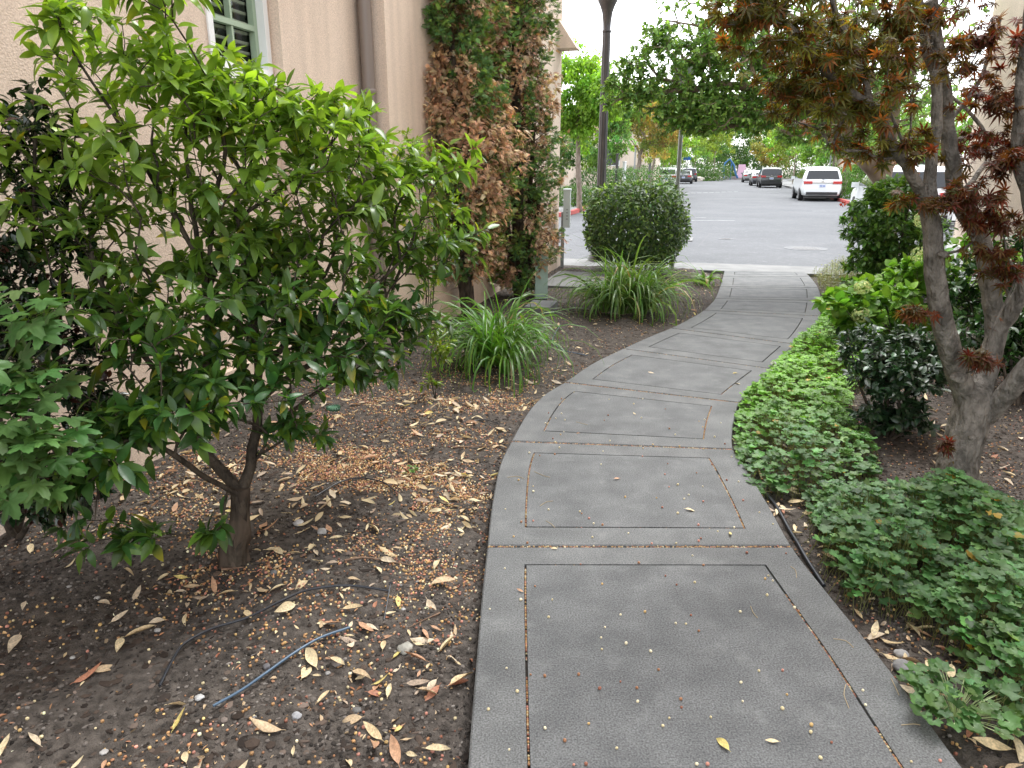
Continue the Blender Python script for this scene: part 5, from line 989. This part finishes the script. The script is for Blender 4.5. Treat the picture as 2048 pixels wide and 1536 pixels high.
car('van', cg(1641, 403), -TH, PW, 'white minivan with red tail lights parked at the right kerb', 'parked_minivan', strip=True)
car('suv', cg(1541, 376), -TH, PB, 'black parked car directly beyond the white minivan', 'parked_suv', strip=True)
car('sedan', cg(1521, 372), -TH, PD, 'dark car mostly hidden in front of the black one', 'parked_sedan')
car('sedan', cg(1501, 365), -TH, PG, 'silver grey sedan farthest down the right kerb', 'parked_sedan')
car('suv', cg(1331, 376), -TH, PW, 'white parked car at the left kerb, left of the sign post', 'parked_suv', rails=True)
car('sedan', cg(1366, 368), -TH, PD, 'dark grey sedan just right of the sign post', 'parked_sedan')
car('suv', cg(1377, 364), -TH, PD, 'dark grey parked car farthest down the left kerb', 'parked_suv', rails=True)
q = UV(21.2, 5.2, ZR)
car('suv', tuple(q), -TH, PW, 'nearest white car at the right kerb, mostly hidden behind the tall camellia', 'parked_suv')
# ================= LITTER, STONES, HOSES =================
def on_path(x, y): return pathdist(np.atleast_1d(x), np.atleast_1d(y)) < 0
# region of the beds seen: rejection sample
def bed_pts(n, dens, xr=(-3.2, 4.2), yr=(1.2, 11.8)):
    out = []; tot = 0
    while tot < n:
        p = np.column_stack([rng.uniform(*xr, 40000), rng.uniform(*yr, 40000)]); d = dens(p[:, 0], p[:, 1]); p = p[rng.random(40000) < d]
        dd_ = pathdist(p[:, 0], p[:, 1]); v = p[:, 0] * NV[0] + p[:, 1] * NV[1]; u = p[:, 0] * DV[0] + p[:, 1] * DV[1]
        vis = np.abs(p[:, 0]) < (p[:, 1] * cp + .47) * .76
        p = p[(dd_ > .03) & (v > -2.95) & (v < 4.4) & (u < 12.1) & vis]; out.append(p); tot += len(p)
    return np.concatenate(out)[:n]
def gauss(x, y, c, s): return np.exp(-((x - c[0]) / s[0]) ** 2 - ((y - c[1]) / s[1]) ** 2)
hot = G(800, 900); hot2 = G(640, 980); 
def dberry(x, y):
    f = .10 + .95 * gauss(x, y, hot[:2], (.75, 1.15)) + .7 * gauss(x, y, hot2[:2], (.8, .7)) + .25 * gauss(x, y, G(1000, 800)[:2], (.5, .9)); f *= np.clip(vn(x, y, 3.1) * 1.7 - .25, .04, 1) * np.clip(vn(x + 3, y + 7, 9) * 1.6 - .2, .05, 1)
    f = np.where(x > .9, .07 * np.clip(vn(x, y, 5) * 2 - .5, .1, 1), f); return np.clip(f, 0, 1) * np.clip(1.25 - y / 8, .08, 1)
BC = [(.40, .22, .09), (.32, .15, .07), (.55, .36, .14), (.62, .52, .30), (.26, .10, .06), (.50, .22, .16), (.70, .62, .42)]
BW = np.array([.30, .20, .16, .10, .12, .08, .04])
p = bed_pts(14500, dberry); order = np.argsort(p[:, 1]); p = p[order]
near, rest = p[:120], p[120:]
def stuff_icos(name, pts, r, zoff, colsel, wts, label, mt, flat=1.0, jit=.25):
    n = len(pts); R_ = r * rng.uniform(.5, 1.15, n); z = soilz(pts[:, 0], pts[:, 1]) + R_ * flat * zoff
    S_ = np.ones((n, 1, 3)) * R_[:, None, None] * (1 + rng.normal(0, jit, (n, 1, 3))); S_[:, :, 2] *= flat; V = ICOV[None] * S_
    a = rng.random(n) * 6.28; c_, s_2 = np.cos(a)[:, None], np.sin(a)[:, None]; V = np.stack([V[..., 0] * c_ - V[..., 1] * s_2, V[..., 0] * s_2 + V[..., 1] * c_, V[..., 2]], -1)
    V += np.column_stack([pts, z])[:, None]; F = (ICOF[None] + (np.arange(n) * len(ICOV))[:, None, None]).reshape(-1, 3)
    C = np.array(colsel)[rng.choice(len(colsel), n, p=np.array(wts) / sum(wts))] * np.exp(rng.normal(0, .2, (n, 1))); m = MB(); m.add(V.reshape(-1, 3), F, np.repeat(C, len(ICOV), 0).clip(0, .9)); return tag(m.build(name, mt, smooth=False), label, kind='stuff')
stuff_icos('fallen_berries', rest, .0056, .6, BC, BW, 'thousands of small orange brown berries strewn over the soil', M['berry'], jit=.1)
# crumbs of soil and bark mulch
M['crumb'] = mat('soil crumb', (1, 1, 1), .95, vcol=True, spec=.1)
dcr = lambda x, y: np.clip(1.5 - y / 4.2, .10, 1) * np.clip(vn(x, y, 4) * 1.8 - .2, .15, 1)
stuff_icos('soil_crumbs', bed_pts(30000, dcr), .0062, .2, [(.04, .035, .031), (.085, .073, .064), (.135, .118, .104), (.20, .18, .16)], [.4, .35, .2, .05], 'dark crumbs of soil and grit covering the beds', M['crumb'], .7, .35)
stuff_icos('mulch_chips', bed_pts(9000, lambda x, y: np.clip(vn(x + 2, y, 3) * 2 - .5, .1, 1) * np.where(y > 4, .6, 1)), .013, .1, [(.05, .038, .031), (.08, .060, .048), (.13, .10, .082), (.035, .028, .024)], [.4, .3, .12, .18], 'brown bark mulch chips over the soil', M['crumb'], .28, .5)
# dry bits and husks
HUSK = [leaf_t(.5, 3, .5, .3), leaf_t(.25, 3, .3, .1)]
q = bed_pts(9000, lambda x, y: np.clip(dberry(x, y) * 1.2 + .05, 0, 1)); n = len(q); a = rng.random(n) * 6.28
m = MB(); put(m, HUSK, np.column_stack([q, soilz(q[:, 0], q[:, 1]) + .003]), frames(np.stack([np.cos(a), np.sin(a), rng.normal(0, .3, n)], 1), np.stack([0 * a, 0 * a, 0 * a + 1], 1) + rng.normal(0, .5, (n, 3))), rng.uniform(.006, .026, n), cols(n, (.36, .21, .12), .4, (.60, .46, .30), .35))
tag(m.build('husk_litter', M['dry']), 'scraps of orange brown husks and broken leaf bits on the soil', kind='stuff')
# fallen leaves: individual
DRY = [leaf_t(w_ * .86, 6, f_, b_, .9, t_, wv) for w_, f_, b_, t_, wv in ((.36, .15, -.1, .5, .1), (.40, .25, .12, -.4, .05), (.34, .1, -.2, .2, .2), (.44, .3, .05, .8, .0), (.30, .4, -.1, -.6, .1), (.38, .2, .3, .3, .15), (.35, -.2, -.25, .4, .12))]
DC = [(.72, .60, .38), (.66, .52, .31), (.56, .42, .26), (.66, .55, .40), (.52, .31, .19), (.66, .55, .20), (.44, .20, .12), (.46, .36, .27)]; DWt = [.28, .20, .13, .17, .08, .03, .03, .08]
dry_meshes = []
for ci, c in enumerate(DC):
    for ti in range(len(DRY)):
        tv, tf, tt = DRY[ti]; m = MB(); C = np.array(c) * (1 - .3 * (tt[:, None] > .8) * rng.random()) * np.exp(rng.normal(0, .08, (len(tt), 1)))
        w2 = np.vstack([tv, tv - [0, 0, .012]]); m.add(w2, np.vstack([tf, tf[:, ::-1] + len(tv)]), np.vstack([C, C * .9])); m.tube([(0, 0, 0), (0, -.06, .01), (.01, -.12, .0)], .012, 4, col=np.array(c) * .8)
        o = m.build('fallen_leaf', M['dry'], None, True); dry_meshes.append((ci, o.data)); bpy.data.objects.remove(o)
leafmesh = {}
for k, (ci, me) in enumerate(dry_meshes): leafmesh.setdefault(ci, []).append(me)
def place_leaf(x, y, z, sz, lab, group, ci=None, rz=None, tilt=.3):
    ci = rng.choice(len(DC), p=DWt) if ci is None else ci; o = bpy.data.objects.new('fallen_leaf', leafmesh[ci][rng.integers(len(DRY))]); sc.collection.objects.link(o)
    o.location = (x, y, z + sz * .10); o.scale = (sz,) * 3; o.rotation_euler = (rng.normal(0, tilt) * .6, rng.normal(0, tilt), rng.random() * 6.28 if rz is None else rz); return tag(o, lab, 'leaf', group)
PL = [((1370, 1020), .062, -1.9, 0, 'pale yellow leaf lying flat inside the second framed panel of the path'), ((1459, 1066), .042, 3.0, 5, 'small yellow leaf just below the lower right corner of the second panel'), ((1458, 1505), .058, .4, 5, 'yellow leaf standing near the bottom edge of the nearest panel'), ((1558, 1486), .040, 1.5, 0, 'pale narrow leaf near the bottom of the nearest panel, right of the yellow one'),
      ((1047, 1186), .032, 1.0, 4, 'small tan leaf on the left groove of the nearest panel'), ((1272, 830), .03, .6, 0, 'tiny pale leaf on the third panel'), ((1115, 1100), .032, 1.2, 0, 'thin pale leaf beside the joint before the second panel'), ((1165, 697), .06, 1.4, 0, 'pale leaf on the left border of the path by the strappy clump'), ((1308, 748), .05, 1.2, 3, 'small pale leaf on the fourth panel of the path'), ((1475, 748), .06, 1.0, 5, 'pale yellow leaf near the right edge of the fourth panel'), ((1480, 770), .05, .6, 0, 'pale leaf at the right border of the path by the ground cover'), ((1160, 868), .03, 1.2, 4, 'small reddish brown leaf at the joint above the second panel'), ((1240, 958), .04, 2, 4, 'small curled brown leaf inside the second panel')]
for (pp, sz, rz, ci, lab) in PL:
    c = G(*pp); place_leaf(c[0], c[1], .002, sz, lab, None, ci, rz, .08)
def dleaf(x, y): 
    f = .25 + .8 * gauss(x, y, G(700, 900)[:2], (1.1, 1.0)) + .9 * gauss(x, y, G(800, 1280)[:2], (.35, .35)) + .5 * gauss(x, y, G(300, 1240)[:2], (.6, .3)) + 2.2 * gauss(x, y, G(775, 1490)[:2], (.10, .09)) + 1.6 * gauss(x, y, G(700, 1350)[:2], (.12, .07)) + .6 * gauss(x, y, G(950, 880)[:2], (.2, .9)) 
    f = np.where(x > .9, .30 + .9 * gauss(x, y, G(1590, 990)[:2], (.22, .3)) + .9 * gauss(x, y, G(1800, 1260)[:2], (.25, .2)) + .9 * gauss(x, y, G(1960, 1480)[:2], (.2, .12)), f); return np.clip(f * np.clip(vn(x, y, 2.3) * 2 - .4, .15, 1), 0, 1) * np.clip(1.3 - y / 7, .12, 1) * np.where((x < .9) & (y < 2.4), .6, 1)
q = bed_pts(1050, dleaf); q = q[np.argsort(q[:, 1])]; wts = 1
front = q[:284]; back_ = q[284:]
gz = soilz(front[:, 0], front[:, 1])
for (x, y), z in zip(front, gz):
    side = 'l' if x < .8 else 'r'; sz = float(np.clip(rng.normal(.060, .024), .025, .105))
    if side == 'l': lab, gr = ('dry fallen leaf lying on the dark soil of the left bed', 'fallen leaves on the left bed')
    else: lab, gr = ('dry fallen leaf lying on the soil right of the path', 'fallen leaves on the right bed')
    place_leaf(x, y, z + .004, sz, lab, gr)
n = len(back_); a = rng.random(n) * 6.28; m = MB(); put(m, DRY, np.column_stack([back_, soilz(back_[:, 0], back_[:, 1]) + .012]), frames(np.stack([np.cos(a), np.sin(a), rng.normal(0, .2, n)], 1), np.tile([0, 0, 1.], (n, 1)) + rng.normal(0, .3, (n, 3))), rng.uniform(.04, .09, n), np.array(DC)[rng.choice(len(DC), n, p=DWt)] * np.exp(rng.normal(0, .12, (n, 1))))
tag(m.build('leaf_litter', M['dry'], None, True), 'farther scatter of dry tan leaves over both beds', kind='stuff')
# individual berries
bm = []
for ci in range(len(BC)):
    for k in range(3):
        m = MB(); v = ICO2V * (1 + .10 * (vn(ICO2V[:, 0] * 3 + k * 5 + 9, ICO2V[:, 2] * 3 + 9, 2)[:, None] - .5)); m.add(v * [1, 1, .85], ICO2F, np.array(BC[ci]) * (1 + .2 * (v[:, 2:3] > .5))); o = m.build('fallen_berry', M['berry'], None, True); bm.append(o.data); bpy.data.objects.remove(o)
def place_berry(x, y, z, r, lab, group, k=None):
    k = rng.choice(len(BC), p=BW) * 3 + rng.integers(3) if k is None else k; o = bpy.data.objects.new('fallen_berry', bm[k]); sc.collection.objects.link(o); o.location = (x, y, z + r * .8); o.scale = (r, r, r); o.rotation_euler = (rng.random() * 6, rng.random() * 6, rng.random() * 6); tag(o, lab, 'berry', group)
for (x, y), z in zip(near, soilz(near[:, 0], near[:, 1])): place_berry(x, y, z, rng.uniform(.0045, .0068), 'small orange brown berry lying on the soil close to the camera', 'fallen berries on the soil')
cnt = 0
while cnt < 175:
    y = 1.35 + rng.random() ** 1.4 * 3.6; x = rng.uniform(-.3, 1.9); d_ = pathdist(np.array([x]), np.array([y]))[0]
    if d_ < -.03: place_berry(x, y, 0, rng.uniform(.0035, .0062), 'small round berry lying on the grey concrete path', 'fallen berries on the path', int(rng.choice([3, 6, 6, 3, 2, 4, 1, 5, 6]) * 3 + rng.integers(3))); cnt += 1
# berries and grit caught in the joints and grooves
jp = []
for k in range(len(JI) - 4):
    l, r_ = JI[k]; t = rng.random(330 if k < 4 else 120)[:, None]; a_ = Lw[l] * (1 - t) + Rw[r_] * t; tdir = nrm(Rw[r_] - Lw[l]); nn_ = np.array([-tdir[1], tdir[0], 0]); jp.append(a_ + nn_ * rng.normal(0, .004, (len(t), 1)))
for k, lp in enumerate(GROOVES[:4]):
    n_ = len(lp); seg = rng.integers(0, n_, 520 if k < 3 else 200); t = rng.random((len(seg), 1)); q_ = lp[seg] * (1 - t) + lp[(seg + 1) % n_] * t; keepm = vn(q_[:, 0], q_[:, 1], 5) > .38; jp.append(q_[keepm])
jp = np.concatenate(jp); n = len(jp); R_ = rng.uniform(.0028, .0048, n); V = ICOV[None] * R_[:, None, None] + (jp + np.column_stack([0 * R_, 0 * R_, R_ * .5 - .009 + .003 * rng.random(n)]))[:, None]
F = (ICOF[None] + (np.arange(n) * len(ICOV))[:, None, None]).reshape(-1, 3); C = np.array(BC)[rng.choice(len(BC), n, p=BW)] * .85; m = MB(); m.add(V.reshape(-1, 3), F, np.repeat(C, len(ICOV), 0)); tag(m.build('joint_berries', M['berry']), 'tiny berries and grit packed into the joints of the path', kind='stuff')
# stones
def stone(px, s, lab, tint=(1, 1, 1), flat=.6, group=None):
    c = G(*px, -.03); z = float(soilz(c[0], c[1])); o_ = rng.random() * 9; v = ICO2V * (1 + .38 * (vn(ICO2V[:, 0] * 1.7 + 7 + o_, ICO2V[:, 1] * 1.7 + ICO2V[:, 2] * 1.3 + 7, 1.5)[:, None] - .5) + .14 * (vn(ICO2V[:, 0] * 6 + 9, ICO2V[:, 2] * 6 + ICO2V[:, 1] * 4 + 19, 1)[:, None] - .5)) * [s * 1.15, s, s * flat]
    m = MB(); m.add(v, ICO2F, tint); o = m.build('stone', M['stone'], None, True); o.location = (c[0], c[1], z + s * flat * .5); o.rotation_euler = (0, 0, rng.random() * 6); tag(o, lab, 'stone', group)
for px, s, lab, t in (((811, 1298), .026, 'largest pale grey stone left of the path edge', (1.1, 1.1, 1)), ((676, 1330), .020, 'dull brown grey stone left of the largest pale one', (.55, .5, .48)), ((400, 1400), .013, 'small pale blue grey stone below the loose tubing', (1.5, 1.55, 1.6)), ((317, 1277), .010, 'small pale pebble left of the curved tubing', (1.5, 1.5, 1.5)), ((598, 1058), .022, 'flat light grey stone behind the shrub trunk, the left one', (1.6, 1.6, 1.65)), ((645, 1078), .022, 'flat light grey stone behind the shrub trunk, the right one', (1.2, 1.2, 1.2)), ((1812, 1335), .036, 'rough dark grey stone at the right edge of the path', (.7, .72, .75)), ((1805, 1300), .022, 'rough pale grey stone behind the dark one at the right path edge', (1.1, 1.12, 1.15)), ((449, 1388 + 60), .010, 'small brown pebble in the lower left soil', (.6, .5, .45)), ((713, 1420), .014, 'dark oval pebble left of the path near the bottom', (.5, .5, .5)), ((958, 1390), .012, 'tiny pale stone against the left path edge', (1.2, 1.2, 1.2)), ((535, 1348), .012, 'dark pebble touching the straight tubing', (.45, .45, .5)), ((594, 1443), .014, 'angular grey stone under the straight tubing', (1.1, 1.15, 1.25)), ((549, 1163), .014, 'dark rounded stone right of the shrub trunk', (.5, .52, .55)), ((620, 1156), .016, 'dark rounded stone farther right of the shrub trunk', (.4, .4, .42)), ((1640, 730 + 320), .0, '', 1)):
    if s: stone(px, s, lab, t)
for i in range(46):
    q = bed_pts(1, lambda x, y: np.clip(1.3 - y / 5, .05, 1) * (x < .8))[0]; z = float(soilz(q[0], q[1])); s = rng.uniform(.004, .010); m = MB()
    v = ICO2V * (1 + .4 * (vn(ICO2V[:, 0] * 1.7 + 7 + i, ICO2V[:, 1] * 1.7 + 7, 1.5)[:, None] - .5)) * [s * 1.2, s, s * .6]; m.add(v, ICO2F, np.ones(3) * rng.uniform(.5, 1.5)); o = m.build('pebble', M['stone'], None, True); o.location = (q[0], q[1], z + s * .3); tag(o, 'small grey pebble lying in the soil of the left bed', 'pebble', 'pebbles in the left bed')
# hoses and sticks
def ground_tube(name, pxs, r, mt, lab, cat, lift=.004, group=None, taper=False, wob=0, z=None):
    pts = np.array([G(*p, -.02) for p in pxs]); q = catmull(pts, .02); q[:, 2] = soilz(q[:, 0], q[:, 1]); k_ = np.ones(9) / 9; q[:, 2] = np.convolve(np.pad(q[:, 2], 4, 'edge'), k_, 'valid') + r + lift
    if z is not None: q[:, 2] = z + r
    rr_ = np.full(len(q), r) * (np.linspace(1, .35, len(q)) if taper else 1); m = MB(); m.tube(q, rr_, 8, wob=wob); return tag(m.build(name, mt, None, True), lab, cat, group)
ground_tube('drip_pipe', [(1518, 962), (1545, 995), (1580, 1050), (1610, 1100), (1650, 1157)], .0085, M['black'], 'thick black drip pipe running along the right edge of the path', 'pipe', .006)
ground_tube('drip_tube', [(322, 1388), (345, 1345), (372, 1305), (430, 1272), (500, 1250), (560, 1222), (620, 1196), (700, 1184), (778, 1188)], .005, M['black'], 'long curved thin black tube on the soil of the left bed', 'tube', .02)
ground_tube('drip_tube', [(428, 1424), (500, 1384), (580, 1330), (640, 1290), (700, 1264)], .0045, M['bluehose'], 'straight blue black tube slanting across the lower left soil', 'tube', .014)
ground_tube('drip_tube', [(632, 1003), (680, 975), (720, 966), (765, 975), (790, 993)], .004, M['black'], 'short black tube arching above the berries behind the shrub trunk', 'tube', .012)
ground_tube('drip_tube', [(440, 1165), (455, 1180), (460, 1200)], .0035, M['black'], 'very short black tube end at the foot of the shrub trunk', 'tube')
ground_tube('drip_tube', [(1120, 655), (1105, 685), (1130, 700), (1175, 706)], .004, M['bluehose'], 'coil of bluish tube between the two strappy clumps', 'tube', .01)
ground_tube('drip_tube', [(940, 850), (970, 845), (1000, 852)], .003, M['black'], 'short dark tube near the path edge below the nearest strappy clump', 'tube', .006)
c0, c1 = G(768, 1240, -.02), G(782, 1186, -.02); m = MB(); z = float(soilz(c0[0], c0[1])); m.tube([(c0[0], c0[1], z + .003), (c1[0], c1[1], z + .045)], .0028, 6); m.tube([(c1[0] - .006, c1[1], z + .045), (c1[0] + .008, c1[1], z + .048)], .006, 6); tag(m.build('drip_stake', M['black'], None, True), 'small black drip stake leaning at the end of the curved tube', 'stake')
M['twig'] = mat('bare brown twig', (.12, .07, .045), .8, col2=(.22, .14, .09), nscale=40)
ground_tube('stick', [(690, 1130), (725, 1122), (775, 1124), (826, 1126)], .0055, M['twig'], 'brown bent stick lying on the soil right of the shrub trunk', 'stick', .002, None, True, .08)
ground_tube('stick', [(905, 897), (940, 893), (985, 888)], .006, M['twig'], 'thin brown stick on the berries near the left path edge', 'stick', .002, None, True, .08)
ground_tube('stick', [(445, 1152), (490, 1148)], .006, M['twig'], 'flat dark stick at the foot of the shrub trunk', 'stick', .002, None, True, .08)
ground_tube('stick', [(880, 1218), (845, 1235), (815, 1252)], .003, M['twig'], 'thin broken twig near the drip stake', 'stick', .002, None, True, .08)
M['ptwig'] = mat('pale dry stalk', (.38, .30, .18), .8)
for i, pts in enumerate((((1690, 1380), (1686, 1400), (1696, 1428)), ((1780, 1368), (1787, 1382), (1796, 1402)), ((1800, 1462), (1825, 1460), (1838, 1462)), ((1500, 1222), (1505, 1235), (1514, 1246)), ((1665, 1288), (1690, 1292), (1705, 1306)), ((1092, 1050), (1102, 1056), (1110, 1064)), ((1080, 1020), (1092, 1012), (1106, 1010)), ((1068, 950), (1085, 958), (1100, 962)), ((1015, 962), (1035, 960), (1048, 965)), ((1152, 850), (1175, 856)), ((1580, 1082 + 60), (1590, 1150), (1592, 1165)))):
    ground_tube('dry_stalk', pts, .0012, M['ptwig'], 'thin pale dry stalk lying on the concrete path', 'twig', 0, 'dry stalks on the path', z=.001)
# green drip emitter cap
c = G(668, 833, -.03); z = float(soilz(c[0], c[1])); m = MB(); m.lathe((0, 0, 0), [(.045, 0), (.048, .012), (.040, .02), (.034, .014), (.001, .012)], 24)
for i in range(16): an = i * .3927; m.box((.043 * math.cos(an), .043 * math.sin(an), .018), (.012, .004, .012), an)
o = m.build('drain_cap', mat('dull green plastic', (.05, .14, .08), .5)); o.location = (c[0], c[1], z + .002); tag(o, 'round toothed green plastic cap in the soil below the shrub', 'cap')
# small weed with yellow leaves
c = G(820, 952, -.03); z = float(soilz(c[0], c[1])); root = plant('weed', (c[0], c[1], z), 'tiny green weed growing among the berries on the left bed', 'plant'); m = MB(); k = 14; a = rng.random(k) * 6.28
b_ = np.array([c[0], c[1], z]); put(m, LEAF_LOW, b_ + np.stack([np.cos(a) * .02, np.sin(a) * .02, .02 + .02 * rng.random(k)], 1), frames(np.stack([np.cos(a), np.sin(a), .2 + 0 * a], 1), np.tile([0, 0, 1.], (k, 1))), .035, cols(k, (.10, .22, .05), .2)); local(m, root, 'leaves', M['leafdull'])
m = MB(); m.tube([b_, b_ + [0, 0, .03]], .002, 4); local(m, root, 'stem', M['leafdull'])
